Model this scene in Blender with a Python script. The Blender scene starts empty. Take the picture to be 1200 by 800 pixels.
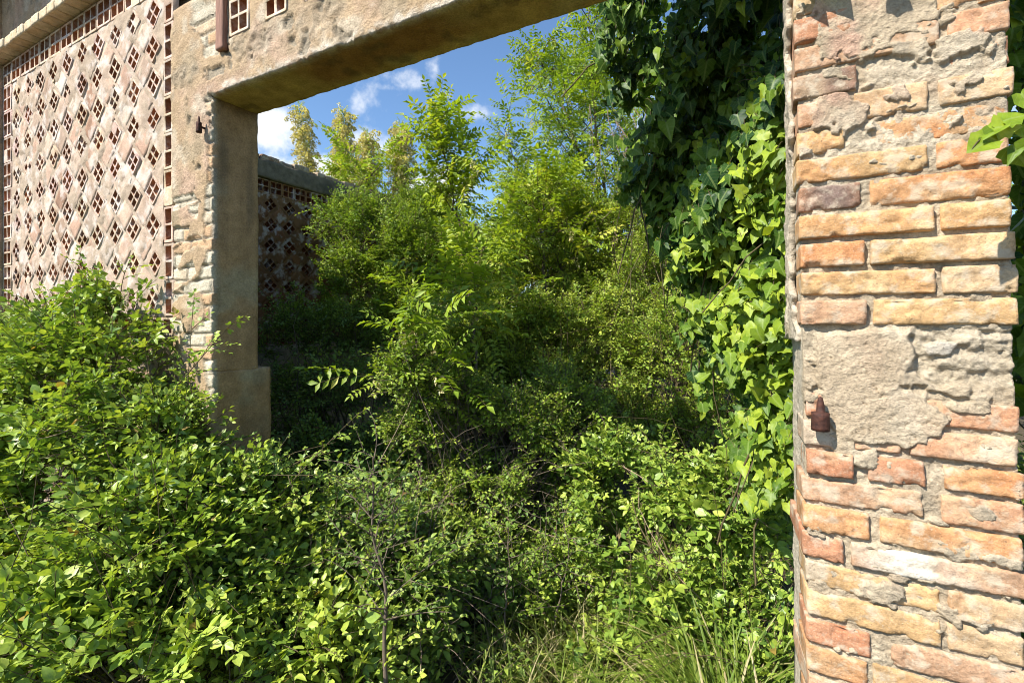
import bpy, math
import numpy as np
from mathutils import Vector

# ------------------------------------------------------------------ frame of the place
# +X runs along the front of the ruin, +Y goes in through its doorway, Z is up.
EYE = 1.6            # eye height of the photographer
DIST = 1.35          # distance from the eye to the front face of the wall
FPX, CPX, HPY = 548.0, 600.0, 372.0
CA, SA = 0.8824, 0.4704

scene = bpy.context.scene
col = scene.collection


def at(px, py, depth):
    """photo pixel + distance along the view axis -> a point of the place"""
    xc = (px - CPX) / FPX * depth
    zc = (HPY - py) / FPX * depth
    return np.array([CA * xc - SA * depth, -DIST + SA * xc + CA * depth, EYE + zc])


def on_wall(px, py):
    """photo pixel -> (u, z) on the front plane y = 0"""
    r = (px - CPX) / FPX
    depth = DIST / (SA * r + CA)
    p = at(px, py, depth)
    return p[0], p[2]


# ------------------------------------------------------------------ noise
def _h(ix, iy, iz, seed):
    h = (ix.astype(np.uint32) * np.uint32(374761393) + iy.astype(np.uint32) * np.uint32(668265263)
         + iz.astype(np.uint32) * np.uint32(2147483647 - 1013) + np.uint32((seed * 974711 + 12345) & 0xFFFFFFFF))
    h = (h ^ (h >> np.uint32(13))) * np.uint32(1274126177)
    h = (h ^ (h >> np.uint32(16))) * np.uint32(2246822519)
    h = h ^ (h >> np.uint32(15))
    return h.astype(np.float64) / 4294967295.0 * 2 - 1


def vnoise(p, seed=0):
    p = np.asarray(p, float)
    f = np.floor(p)
    i = f.astype(np.int64)
    t = p - f
    t = t * t * t * (t * (t * 6 - 15) + 10)
    x, y, z = i[..., 0], i[..., 1], i[..., 2]
    tx, ty, tz = t[..., 0], t[..., 1], t[..., 2]
    r = 0
    for dx in (0, 1):
        for dy in (0, 1):
            for dz in (0, 1):
                w = (tx if dx else 1 - tx) * (ty if dy else 1 - ty) * (tz if dz else 1 - tz)
                r = r + w * _h(x + dx, y + dy, z + dz, seed)
    return r


def fbm(p, octaves=4, seed=0, gain=0.5):
    p = np.asarray(p, float)
    r, a, n = 0, 1.0, 0.0
    for k in range(octaves):
        r = r + a * vnoise(p * (2.03 ** k) + 17.3 * k, seed + k * 7)
        n += a
        a *= gain
    return r / n


def sstep(a, b, x):
    t = np.clip((x - a) / (b - a), 0, 1)
    return t * t * (3 - 2 * t)


def sdf_poly(P, poly):
    """signed distance (negative inside) of points P (n,2) to a polygon"""
    poly = np.asarray(poly, float)
    n = len(poly)
    d = np.full(len(P), 1e9)
    inside = np.zeros(len(P), bool)
    for i in range(n):
        a, b = poly[i], poly[(i + 1) % n]
        e = b - a
        w = P - a
        t = np.clip((w @ e) / (e @ e), 0, 1)
        q = w - t[:, None] * e
        d = np.minimum(d, (q * q).sum(1))
        c = (a[1] > P[:, 1]) != (b[1] > P[:, 1])
        with np.errstate(divide='ignore', invalid='ignore'):
            xi = (b[0] - a[0]) * (P[:, 1] - a[1]) / (b[1] - a[1] + 1e-12) + a[0]
        inside ^= c & (P[:, 0] < xi)
    d = np.sqrt(d)
    return np.where(inside, -d, d)


def px_poly(pts):
    return [on_wall(x, y) for x, y in pts]


def nrm(v):
    v = np.asarray(v, float)
    return v / (np.linalg.norm(v, axis=-1, keepdims=True) + 1e-12)


# ------------------------------------------------------------------ objects
def tag(o, label=None, cat=None, group=None, kind=None):
    for k, v in (('label', label), ('category', cat), ('group', group), ('kind', kind)):
        if v:
            o[k] = v
    return o


def empty(name, loc, label, cat, group=None):
    o = bpy.data.objects.new(name, None)
    o.empty_display_size = 0.1
    col.objects.link(o)
    o.location = [float(v) for v in loc]
    return tag(o, label, cat, group)


def make_mesh(name, V, F, mats, parent=None, smooth=True, colr=None, tint=None, uv=None, midx=None):
    """V (n,3) world points; F list of (m,k) index arrays"""
    V = np.asarray(V, float)
    F = [np.asarray(f, np.int64) for f in F if len(f)]
    me = bpy.data.meshes.new(name)
    loc = np.array(parent.location) if parent is not None else np.zeros(3)
    if parent is not None and parent.parent is not None:
        loc = loc + np.array(parent.parent.location)
    me.vertices.add(len(V))
    me.vertices.foreach_set('co', (V - loc).astype(np.float32).ravel())
    loops = np.concatenate([f.ravel() for f in F])
    counts = np.concatenate([np.full(len(f), f.shape[1]) for f in F])
    starts = np.concatenate([[0], np.cumsum(counts)[:-1]])
    me.loops.add(len(loops))
    me.loops.foreach_set('vertex_index', loops.astype(np.int32))
    me.polygons.add(len(counts))
    me.polygons.foreach_set('loop_start', starts.astype(np.int32))
    if midx is not None:
        me.polygons.foreach_set('material_index', np.asarray(midx, np.int32))
    if smooth:
        me.polygons.foreach_set('use_smooth', np.ones(len(counts), bool))
    if colr is not None:
        a = me.attributes.new('col', 'FLOAT_COLOR', 'POINT')
        c = np.ones((len(V), 4), np.float32)
        c[:, :3] = colr
        a.data.foreach_set('color', c.ravel())
    if tint is not None:
        a = me.attributes.new('tint', 'FLOAT', 'POINT')
        a.data.foreach_set('value', np.asarray(tint, np.float32))
    if uv is not None:
        l = me.uv_layers.new(name='leaf')
        l.data.foreach_set('uv', np.asarray(uv, np.float32)[loops].ravel())
    me.update(calc_edges=True)
    for m in (mats if isinstance(mats, (list, tuple)) else [mats]):
        me.materials.append(m)
    o = bpy.data.objects.new(name, me)
    col.objects.link(o)
    if parent is not None:
        o.parent = parent
    return o


class Buf:
    """collects pieces of one mesh"""
    def __init__(s):
        s.V, s.F, s.C, s.n = [], {}, [], 0

    def add(s, V, F, C=None):
        V = np.asarray(V, float)
        for f in F:
            f = np.asarray(f, np.int64)
            if len(f):
                s.F.setdefault(f.shape[1], []).append(f + s.n)
        s.V.append(V)
        c = np.full((len(V), 3), 0.5)
        if C is not None:
            c[:] = C
        s.C.append(c)
        s.n += len(V)

    def build(s, name, mats, parent=None, smooth=True):
        return make_mesh(name, np.concatenate(s.V), [np.concatenate(v) for v in s.F.values()], mats, parent, smooth,
                         colr=np.concatenate(s.C))


def boxgrid(lo, hi, n):
    """box surface as welded grids -> V, quads, face id (0 -x 1 +x 2 -y 3 +y 4 -z 5 +z)"""
    lo, hi = np.asarray(lo, float), np.asarray(hi, float)
    Vs, Qs, I, k = [], [], [], 0
    for ax in range(3):
        b, c = (ax + 1) % 3, (ax + 2) % 3
        for side in (0, 1):
            gb = np.linspace(lo[b], hi[b], n[b] + 1)
            gc = np.linspace(lo[c], hi[c], n[c] + 1)
            B, Cc = np.meshgrid(gb, gc, indexing='ij')
            P = np.zeros(B.shape + (3,))
            P[..., b], P[..., c], P[..., ax] = B, Cc, (hi if side else lo)[ax]
            idx = np.arange(B.size).reshape(B.shape) + k
            q = np.stack([idx[:-1, :-1], idx[1:, :-1], idx[1:, 1:], idx[:-1, 1:]], -1).reshape(-1, 4)
            if not side:
                q = q[:, ::-1]
            Vs.append(P.reshape(-1, 3)); Qs.append(q); I.append(np.full(len(q), ax * 2 + side)); k += B.size
    V = np.concatenate(Vs)
    Q = np.concatenate(Qs)
    _, first, inv = np.unique(np.round(V, 5), axis=0, return_index=True, return_inverse=True)
    inv = inv.reshape(-1)
    return V[first], inv[Q], np.concatenate(I)


def cells(lo, hi, res):
    return [max(1, int(round((h - l) / r))) for l, h, r in zip(lo, hi, res if hasattr(res, '__len__') else (res,) * 3)]


def round_box(V, lo, hi, r):
    q = np.clip(V, lo + r[:, None], hi - r[:, None])
    d = V - q
    l = np.linalg.norm(d, axis=1, keepdims=True)
    return q + d / (l + 1e-9) * r[:, None]


def tubes(P, R, sides=5):
    """polylines P (N,M,3) with radii R (N,M) -> V, quads"""
    N, M, _ = P.shape
    T = np.gradient(P, axis=1)
    T = nrm(T)
    ref = np.where(np.abs(T[..., 2:3]) > 0.9, np.array([1.0, 0, 0]), np.array([0, 0, 1.0]))
    A = nrm(np.cross(T, ref))
    B = np.cross(T, A)
    th = np.arange(sides) * 2 * np.pi / sides
    ring = A[:, :, None, :] * np.cos(th)[None, None, :, None] + B[:, :, None, :] * np.sin(th)[None, None, :, None]
    V = P[:, :, None, :] + ring * R[:, :, None, None]
    idx = np.arange(N * M * sides).reshape(N, M, sides)
    a = idx[:, :-1]
    b = idx[:, 1:]
    q = np.stack([a, np.roll(a, -1, 2), np.roll(b, -1, 2), b], -1).reshape(-1, 4)
    return V.reshape(-1, 3), q


# ------------------------------------------------------------------ materials
def new_mat(name):
    m = bpy.data.materials.new(name)
    m.use_nodes = True
    nt = m.node_tree
    for n in list(nt.nodes):
        nt.nodes.remove(n)
    out = nt.nodes.new('ShaderNodeOutputMaterial')
    return m, nt, out


def N(nt, kind, **kw):
    n = nt.nodes.new(kind)
    for k, v in kw.items():
        if hasattr(n, k):
            setattr(n, k, v)
        else:
            n.inputs[k.replace('_', ' ')].default_value = v
    return n


def ramp(nt, fac, stops):
    r = nt.nodes.new('ShaderNodeValToRGB')
    e = r.color_ramp.elements
    while len(e) < len(stops):
        e.new(0.5)
    for el, (p, c) in zip(e, stops):
        el.position = p
        el.color = (*c, 1) if len(c) == 3 else c
    nt.links.new(fac, r.inputs[0])
    return r.outputs[0]


def noise_tex(nt, vec, scale, detail=6, rough=0.6):
    n = nt.nodes.new('ShaderNodeTexNoise')
    n.inputs['Scale'].default_value = scale
    n.inputs['Detail'].default_value = detail
    n.inputs['Roughness'].default_value = rough
    nt.links.new(vec, n.inputs['Vector'])
    return n.outputs[0]


def mixc(nt, fac, a, b, mode='MIX'):
    m = nt.nodes.new('ShaderNodeMix')
    m.data_type = 'RGBA'
    m.blend_type = mode
    for s, v in ((m.inputs[0], fac), (m.inputs[6], a), (m.inputs[7], b)):
        if isinstance(v, (int, float)):
            s.default_value = v
        elif isinstance(v, tuple):
            s.default_value = (*v, 1)
        else:
            nt.links.new(v, s)
    return m.outputs[2]


def masonry(name, grain=160, grain_amt=0.35, bump=0.5, rough=0.92, speck=0.25, stain=None, tone=0.3):
    """mineral surface: base colour from the mesh's own colour attribute, broken up by noise"""
    m, nt, out = new_mat(name)
    b = N(nt, 'ShaderNodeBsdfPrincipled')
    b.inputs['Roughness'].default_value = rough
    b.inputs['Specular IOR Level'].default_value = 0.2
    geo = nt.nodes.new('ShaderNodeNewGeometry')
    pos = geo.outputs['Position']
    at_ = N(nt, 'ShaderNodeAttribute', attribute_name='col')
    n1 = noise_tex(nt, pos, grain, 8, 0.65)
    n2 = noise_tex(nt, pos, 14, 6, 0.6)
    g = ramp(nt, n1, [(0.25, (1 - grain_amt,) * 3), (0.75, (1 + grain_amt * 0.6,) * 3)])
    c = mixc(nt, 1.0, at_.outputs['Color'], g, 'MULTIPLY')
    t = ramp(nt, n2, [(0.3, (1 - tone, 1 - tone * 1.05, 1 - tone * 1.15)), (0.7, (1 + tone * .5, 1 + tone * .5, 1 + tone * .5))])
    c = mixc(nt, 1.0, c, t, 'MULTIPLY')
    # pale mineral specks and dark pores
    n3 = noise_tex(nt, pos, 420, 3, 0.5)
    c = mixc(nt, ramp(nt, n3, [(0.62, (0,) * 3), (0.72, (speck,) * 3)]), c, (0.62, 0.58, 0.5))
    n4 = noise_tex(nt, pos, 260, 2, 0.5)
    c = mixc(nt, ramp(nt, n4, [(0.27, (0.6,) * 3), (0.34, (0,) * 3)]), c, (0.08, 0.06, 0.045))
    if stain:
        n5 = noise_tex(nt, pos, stain[1], 5, 0.6)
        c = mixc(nt, ramp(nt, n5, [(stain[2], (0,) * 3), (stain[2] + 0.12, (stain[3],) * 3)]), c, stain[0])
    nt.links.new(c, b.inputs['Base Color'])
    h = nt.nodes.new('ShaderNodeMath'); h.operation = 'MULTIPLY_ADD'
    nt.links.new(n1, h.inputs[0]); h.inputs[1].default_value = 0.7
    h2 = nt.nodes.new('ShaderNodeMath'); h2.operation = 'MULTIPLY'
    nt.links.new(noise_tex(nt, pos, 60, 6, 0.6), h2.inputs[0]); h2.inputs[1].default_value = 1.4
    nt.links.new(h2.outputs[0], h.inputs[2])
    bp = N(nt, 'ShaderNodeBump', Strength=bump, Distance=0.006)
    nt.links.new(h.outputs[0], bp.inputs['Height'])
    nt.links.new(bp.outputs[0], b.inputs['Normal'])
    nt.links.new(b.outputs[0], out.inputs[0])
    return m


def leaf_mat(name, stops, gloss=0.4, trans=0.30, trans_gain=1.4, vein=0.25, spec=0.4):
    m, nt, out = new_mat(name)
    tint = N(nt, 'ShaderNodeAttribute', attribute_name='tint')
    c = ramp(nt, tint.outputs['Fac'], stops)
    geo = nt.nodes.new('ShaderNodeNewGeometry')
    n = noise_tex(nt, geo.outputs['Position'], 55, 3, 0.6)
    c = mixc(nt, 1.0, c, ramp(nt, n, [(0.3, (0.72, 0.76, 0.7)), (0.7, (1.2, 1.15, 1.1))]), 'MULTIPLY')
    # midrib and side veins from the leaf's own coordinates
    uv = N(nt, 'ShaderNodeUVMap', uv_map='leaf')
    sep = nt.nodes.new('ShaderNodeSeparateXYZ')
    nt.links.new(uv.outputs[0], sep.inputs[0])

    def mth(op, a, b_=None, c_=None):
        q = nt.nodes.new('ShaderNodeMath'); q.operation = op
        for s, v in zip(q.inputs, (a, b_, c_)):
            if v is None:
                continue
            if isinstance(v, (int, float)):
                s.default_value = v
            else:
                nt.links.new(v, s)
        return q.outputs[0]
    ax = mth('ABSOLUTE', mth('SUBTRACT', sep.outputs[0], 0.5))
    rib = mth('LESS_THAN', ax, 0.035)
    w = mth('FRACT', mth('MULTIPLY', mth('SUBTRACT', sep.outputs[1], mth('MULTIPLY', ax, 0.8)), 6.0))
    side = mth('LESS_THAN', w, 0.13)
    v = mth('MULTIPLY', mth('MAXIMUM', rib, mth('MULTIPLY', side, 0.55)), vein)
    c = mixc(nt, v, c, (0.28, 0.36, 0.11))
    b = N(nt, 'ShaderNodeBsdfPrincipled')
    b.inputs['Roughness'].default_value = gloss
    b.inputs['Specular IOR Level'].default_value = spec
    nt.links.new(c, b.inputs['Base Color'])
    bp = N(nt, 'ShaderNodeBump', Strength=0.35, Distance=0.002)
    nt.links.new(mth('SUBTRACT', w, v), bp.inputs['Height'])
    nt.links.new(bp.outputs[0], b.inputs['Normal'])
    t = N(nt, 'ShaderNodeBsdfTranslucent')
    tc = mixc(nt, 1.0, c, (trans_gain * 1.02, trans_gain, trans_gain * 0.4), 'MULTIPLY')
    nt.links.new(tc, t.inputs[0])
    mx = N(nt, 'ShaderNodeMixShader'); mx.inputs[0].default_value = trans
    nt.links.new(b.outputs[0], mx.inputs[1]); nt.links.new(t.outputs[0], mx.inputs[2])
    nt.links.new(mx.outputs[0], out.inputs[0])
    return m


def plain_mat(name, c1, c2, scale=40, rough=0.8, bump=0.4, metallic=0.0, stretch=None):
    m, nt, out = new_mat(name)
    b = N(nt, 'ShaderNodeBsdfPrincipled')
    b.inputs['Roughness'].default_value = rough
    b.inputs['Metallic'].default_value = metallic
    b.inputs['Specular IOR Level'].default_value = 0.25
    geo = nt.nodes.new('ShaderNodeNewGeometry')
    vec = geo.outputs['Position']
    if stretch:
        mp = nt.nodes.new('ShaderNodeMapping')
        mp.inputs['Scale'].default_value = stretch
        nt.links.new(vec, mp.inputs['Vector'])
        vec = mp.outputs[0]
    n = noise_tex(nt, vec, scale, 6, 0.65)
    c = ramp(nt, n, [(0.3, c1), (0.7, c2)])
    nt.links.new(c, b.inputs['Base Color'])
    bp = N(nt, 'ShaderNodeBump', Strength=bump, Distance=0.004)
    nt.links.new(n, bp.inputs['Height'])
    nt.links.new(bp.outputs[0], b.inputs['Normal'])
    nt.links.new(b.outputs[0], out.inputs[0])
    return m


M_BRICK = masonry('fired_brick', grain=150, grain_amt=0.34, bump=0.5, stain=((0.50, 0.42, 0.31), 24, 0.5, 0.65), tone=0.38, speck=.35)
M_MORTAR = masonry('lime_mortar', grain=150, grain_amt=0.4, bump=0.9, speck=0.3, tone=0.25)
M_PLASTER = masonry('weathered_plaster', grain=120, grain_amt=0.4, bump=0.8, speck=0.2, tone=0.3)
M_CONCRETE = masonry('old_concrete', grain=110, grain_amt=0.3, bump=0.6, speck=0.1, tone=0.35)
M_LATTICE = masonry('limewashed_brick', grain=170, grain_amt=0.3, bump=0.6, speck=0.2, stain=((0.62, 0.55, 0.49), 9, 0.5, 0.55), tone=0.25)
M_RUST = plain_mat('rusty_iron', (0.025, 0.014, 0.012), (0.11, 0.045, 0.03), 90, 0.7, 0.6, 0.3)
M_TIMBER = plain_mat('weathered_timber', (0.15, 0.075, 0.05), (0.30, 0.165, 0.115), 30, 0.8, 0.5, 0, (3, 3, 0.35))
M_BARK = plain_mat('grey_brown_bark', (0.07, 0.05, 0.035), (0.2, 0.155, 0.11), 60, 0.9, 0.7, 0, (1, 1, 0.3))
M_TWIG = plain_mat('young_bark', (0.05, 0.042, 0.02), (0.13, 0.095, 0.045), 70, 0.7, 0.3)
M_DRY = plain_mat('dry_stem', (0.2, 0.13, 0.085), (0.42, 0.31, 0.22), 50, 0.85, 0.3)
M_TILE = plain_mat('clay_roof_tile', (0.25, 0.1, 0.05), (0.42, 0.2, 0.11), 20, 0.9, 0.5)
M_SOIL = plain_mat('leaf_litter_soil', (0.035, 0.026, 0.016), (0.12, 0.09, 0.05), 25, 0.95, 1.0)

G = lambda *s: list(s)
M_BRAMBLE = leaf_mat('bramble_leaf', G((0.0, (0.07, 0.14, 0.02)), (0.4, (0.118, 0.215, 0.032)), (0.7, (0.25, 0.365, 0.048)), (0.97, (0.41, 0.50, 0.075)), (1.0, (0.36, 0.24, 0.06))), 0.4, 0.28, spec=0.5)
M_ELM = leaf_mat('elm_leaf', G((0.0, (0.075, 0.14, 0.022)), (0.4, (0.105, 0.19, 0.035)), (0.75, (0.22, 0.32, 0.05)), (0.97, (0.33, 0.41, 0.07)), (1.0, (0.28, 0.15, 0.06))), 0.45, 0.27)
M_THORN = leaf_mat('hawthorn_leaf', G((0.0, (0.075, 0.14, 0.016)), (0.4, (0.15, 0.245, 0.026)), (0.75, (0.25, 0.365, 0.036)), (1.0, (0.40, 0.46, 0.06))), 0.45, 0.28)
M_LOCUST = leaf_mat('locust_leaf', G((0.0, (0.085, 0.15, 0.012)), (0.45, (0.20, 0.30, 0.022)), (0.8, (0.35, 0.44, 0.035)), (1.0, (0.48, 0.46, 0.08))), 0.5, 0.36, vein=0.1)
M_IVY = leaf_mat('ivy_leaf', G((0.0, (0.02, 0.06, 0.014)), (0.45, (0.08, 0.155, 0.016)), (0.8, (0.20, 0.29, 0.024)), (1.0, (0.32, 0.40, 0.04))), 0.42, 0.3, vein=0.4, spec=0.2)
M_GRASS = leaf_mat('grass_blade', G((0.0, (0.07, 0.14, 0.014)), (0.5, (0.15, 0.23, 0.025)), (0.8, (0.25, 0.30, 0.05)), (1.0, (0.48, 0.40, 0.22))), 0.45, 0.35, vein=0.0)
M_FLOWER = leaf_mat('locust_flower', G((0.0, (0.5, 0.44, 0.2)), (0.5, (0.66, 0.59, 0.32)), (1.0, (0.8, 0.74, 0.5))), 0.7, 0.35, 1.0, vein=0.0, spec=0.2)
# ================================================================== MASONRY
TOPZ = EYE + 2.6
U_PIER0, U_JAMB = -2.785, -2.427
U_END = -5.25
THICK = 0.256
Z_LINTEL = EYE + 1.107


def uz(V):
    return np.stack([V[:, 0], V[:, 2]], 1)


def courses(u, z, pitch=0.069, length=0.26, seed=3):
    """running bond -> (0 in the joints .. 1 on a brick, a random number per brick)"""
    k = np.floor(z / pitch)
    fz = z / pitch - k
    uu = u + 0.13 * (k % 2) + 0.05 * _h(k.astype(np.int64), k.astype(np.int64) * 0, k.astype(np.int64) * 0, seed)
    j = np.floor(uu / length)
    fu = uu / length - j
    e = np.minimum(np.minimum(fz, 1 - fz) * pitch, np.minimum(fu, 1 - fu) * length)
    r = _h(k.astype(np.int64), j.astype(np.int64), k.astype(np.int64) * 0 + 5, seed) * 0.5 + 0.5
    return sstep(0.003, 0.011, e), r


def mixa(a, b, t):
    return a * (1 - t[:, None]) + np.asarray(b) * t[:, None]


LOSS = [px_poly(p) for p in (
    [(226, 2), (256, 0), (255, 62), (240, 66), (232, 40), (222, 28)],
    [(188, 236), (226, 226), (232, 234), (212, 244), (192, 250)],
    [(219, 240), (232, 240), (231, 256), (224, 252)],
    [(192, 276), (206, 266), (224, 262), (222, 274), (204, 288), (190, 296)],
    [(190, 300), (212, 284), (232, 272), (238, 286), (216, 296), (204, 318), (190, 322)],
    [(190, 330), (226, 304), (230, 318), (206, 338), (190, 352)],
    [(190, 352), (222, 330), (240, 320), (236, 338), (214, 346), (192, 366)],
    [(190, 366), (208, 362), (214, 388), (200, 400), (190, 402)],
    [(238, 110), (250, 110), (250, 470), (243, 470), (236, 398), (238, 360), (231, 328), (241, 300), (238, 256), (242, 220), (243, 190), (244, 140)],
    [(214, 390), (247, 376), (247, 410), (216, 420)],
)]


def facade_skin(V, fid_free=False):
    """displacement and colour of the plastered front, as functions of place only"""
    P = uz(V)
    u, z = P[:, 0], P[:, 1]
    p3 = V
    front = sstep(0.05, 0.0, V[:, 1])
    big = fbm(p3 * 3.0, 4, 11)
    mid = fbm(p3 * 14.0, 4, 12)
    fine = fbm(p3 * 60.0, 3, 13)
    wob = fbm(p3 * 28, 4, 14) * 0.016 + fbm(p3 * 9, 2, 15) * 0.012
    loss = np.zeros(len(V))
    for poly in LOSS:
        d = sdf_poly(P, poly) + wob
        loss = np.maximum(loss, sstep(0.004, -0.004, d))
    # pits and small spalls everywhere
    pit = sstep(0.36, 0.5, fbm(p3 * 11, 5, 16))
    rubble_band = sstep(0.13, 0.0, np.abs(z - (Z_LINTEL + 0.17 + 0.03 * big))) * sstep(-0.1, 0.3, fbm(p3 * 7, 4, 17))
    brick, rnd = courses(u, z, seed=3)
    dy = 0.006 * big + 0.004 * mid + 0.0025 * fine + 0.012 * pit + 0.012 * rubble_band * fbm(p3 * 35, 3, 18)
    dy = dy * (1 - loss) + loss * (0.008 + 0.010 * (1 - brick) + 0.003 * mid + 0.002 * fine)
    # colour of the render coat: ochre, rose, grey
    c = np.tile(np.array([0.42, 0.30, 0.18]), (len(V), 1))
    c = mixa(c, [0.47, 0.325, 0.225], sstep(-0.15, 0.35, fbm(p3 * 4.5, 4, 20)))
    c = mixa(c, [0.36, 0.28, 0.18], sstep(0.05, 0.45, fbm(p3 * 6.5, 4, 21)) * 0.8)
    c = mixa(c, [0.52, 0.44, 0.33], sstep(0.15, 0.5, fbm(p3 * 9, 4, 22)) * 0.7)
    c = mixa(c, [0.30, 0.25, 0.18], np.maximum(pit, rubble_band * 0.6))
    chipz = sstep(0.05, 0.0, np.abs(z - Z_LINTEL) + 0.03 * fbm(p3 * 20, 4, 24)) * (u > U_JAMB - .02)
    c = mixa(c, [0.62, 0.55, 0.45], chipz * sstep(-.3, .2, fbm(p3 * 30, 3, 25)) * .85)
    b = np.array([0.60, 0.53, 0.40])[None] * (0.85 + 0.3 * rnd[:, None])
    b = mixa(b, [0.55, 0.36, 0.21], sstep(0.55, 0.75, rnd))
    jm = mixa(np.tile([0.42, 0.36, 0.27], (len(V), 1)), b, brick)
    c = mixa(c, jm, loss)
    return dy * front, c, front


def old_box(buf, lo, hi, res, colour, seed, amp=0.006, plaster_front=True, round_r=0.007, joined=''):
    """a slab of old wall: displaced as a function of place so neighbours meet"""
    lo, hi = np.asarray(lo, float), np.asarray(hi, float)
    V, Q, fid = boxgrid(lo, hi, cells(lo, hi, res))
    base = V.copy()
    r = round_r * (1 + 1.2 * fbm(base * 18, 3, seed))
    lo2, hi2 = lo.copy(), hi.copy()      # no worn edge where the masonry simply goes on
    for k, ch in enumerate('xyz'):
        lo2[k] -= ('-' + ch in joined) * 1.0
        hi2[k] += ('+' + ch in joined) * 1.0
    V = round_box(V, lo2, hi2, np.maximum(r, 0.0015))
    seed = 100
    d = np.stack([fbm(base * 5 + 31, 4, seed + 1), fbm(base * 5 + 77, 4, seed + 2), fbm(base * 5 + 123, 4, seed + 3)], 1) * amp
    d += np.stack([fbm(base * 30 + 31, 3, seed + 4)] * 3, 1) * amp * 0.35 * np.array([1, 0, 1])
    c = colour(base)
    if plaster_front:
        dy, cf, front = facade_skin(base)
        d[:, 1] = d[:, 1] * (1 - front) + dy
        c = mixa(c, cf, front)
    drop = [k for k, s_ in enumerate(('-x', '+x', '-y', '+y', '-z', '+z')) if s_ in joined]
    Q = Q[~np.isin(fid, drop)]
    buf.add(V + d, [Q], c)


def reveal_colour(p):
    c = np.tile(np.array([0.44, 0.28, 0.14]), (len(p), 1))
    c = mixa(c, [0.30, 0.20, 0.105], sstep(0.0, 0.5, fbm(p * np.array([6, 6, 2.2]), 4, 41)))
    c = mixa(c, [0.42, 0.33, 0.20], sstep(0.1, 0.5, fbm(p * 4 + 9, 4, 42)))
    c = mixa(c, [0.18, 0.13, 0.08], sstep(0.22, 0.5, fbm(p * np.array([14, 14, 1.3]) + 5, 4, 142)) * .6)
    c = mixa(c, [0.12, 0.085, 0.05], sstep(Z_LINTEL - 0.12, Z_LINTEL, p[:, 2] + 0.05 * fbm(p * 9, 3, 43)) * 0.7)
    return c


def soffit_colour(p):
    c = np.tile(np.array([0.52, 0.36, 0.13]), (len(p), 1))
    c = mixa(c, [0.48, 0.38, 0.17], sstep(0.0, 0.4, fbm(p * 5 + 3, 4, 44)))
    # scaled-off rusty area in the middle of the lintel
    s = sstep(-1.95, -1.72, p[:, 0] + 0.12 * fbm(p * 7, 4, 45)) * sstep(-0.75, -1.2, p[:, 0] + 0.15 * fbm(p * 6, 4, 46)) * sstep(0.23, 0.17, p[:, 1] + 0.06 * fbm(p * 8, 3, 47))
    c = mixa(c, [0.30, 0.14, 0.05], s * 0.85)
    c = mixa(c, [0.15, 0.105, 0.05], sstep(0.2, 0.5, fbm(p * 11, 4, 48)) * 0.6)
    return c


def grey_colour(p):
    c = np.tile(np.array([0.36, 0.29, 0.20]), (len(p), 1))
    return mixa(c, [0.22, 0.19, 0.14], sstep(0, .5, fbm(p * 5, 4, 49)))


# ---- hollow bricks
RIM = np.array([0.55, 0.41, 0.31])


def hollow_brick(buf, O, A, B, C, hu, hv, nu, nv, rng, wall=0.011, proud=0.0015, depth=0.075):
    """perforated brick seen end-on. O centre on the face, A/B in the face, C outward"""
    O, A, B, C = map(np.asarray, (O, A, B, C))

    def lines(h, n):
        w = (2 * h - (n + 1) * wall) / n
        x = [-h]
        for i in range(n):
            x += [x[-1] + wall, x[-1] + wall + w]
        return np.array(x + [h])
    gu, gv = lines(hu, nu), lines(hv, nv)
    mu, mv = len(gu), len(gv)
    rim = RIM * rng.uniform(0.8, 1.12) * np.array([1, rng.uniform(0.92, 1.06), rng.uniform(0.88, 1.08)])
    inner = np.array([0.40, 0.175, 0.085]) * rng.uniform(0.6, 1.2)
    blocked = rng.random((mu, mv)) < 0.035
    gu2, gv2 = gu.copy(), gv.copy()
    gu2[1:-1] += rng.normal(0, 0.0012, mu - 2); gv2[1:-1] += rng.normal(0, 0.0012, mv - 2)
    U, W = np.meshgrid(gu2, gv2, indexing='ij')
    top = O + U[..., None] * A + W[..., None] * B + (proud + rng.normal(0, 0.0008, U.shape))[..., None] * C
    idx = np.arange(mu * mv).reshape(mu, mv)
    q, V, cc, k = [], [top.reshape(-1, 3)], [np.tile(rim, (mu * mv, 1))], mu * mv
    for i in range(mu - 1):
        for j in range(mv - 1):
            cyc = [idx[i, j], idx[i + 1, j], idx[i + 1, j + 1], idx[i, j + 1]]
            if i % 2 and j % 2 and not blocked[i, j]:      # a perforation: four inner walls and the clay web at its end
                t = top.reshape(-1, 3)[cyc]
                lo = t - C * depth
                V += [t - C * 0.0015, lo]; cc.append(np.tile(inner, (8, 1)))
                q.append([cyc[0], cyc[1], k + 1, k]); q.append([cyc[1], cyc[2], k + 2, k + 1]); q.append([cyc[2], cyc[3], k + 3, k + 2]); q.append([cyc[3], cyc[0], k, k + 3])
                for s in range(4):
                    q.append([k + s, k + (s + 1) % 4, k + 4 + (s + 1) % 4, k + 4 + s])
                q.append([k + 4, k + 5, k + 6, k + 7])
                k += 8
            else:
                q.append(cyc)
    ring = [idx[0, 0], idx[-1, 0], idx[-1, -1], idx[0, -1]]
    t = top.reshape(-1, 3)[ring]
    V += [t - C * 0.03]; cc.append(np.tile(rim * 0.8, (4, 1)))
    for s in range(4):
        q.append([ring[s], k + s, k + (s + 1) % 4, ring[(s + 1) % 4]])
    buf.add(np.concatenate(V), [np.array(q)], np.concatenate(cc))


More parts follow.
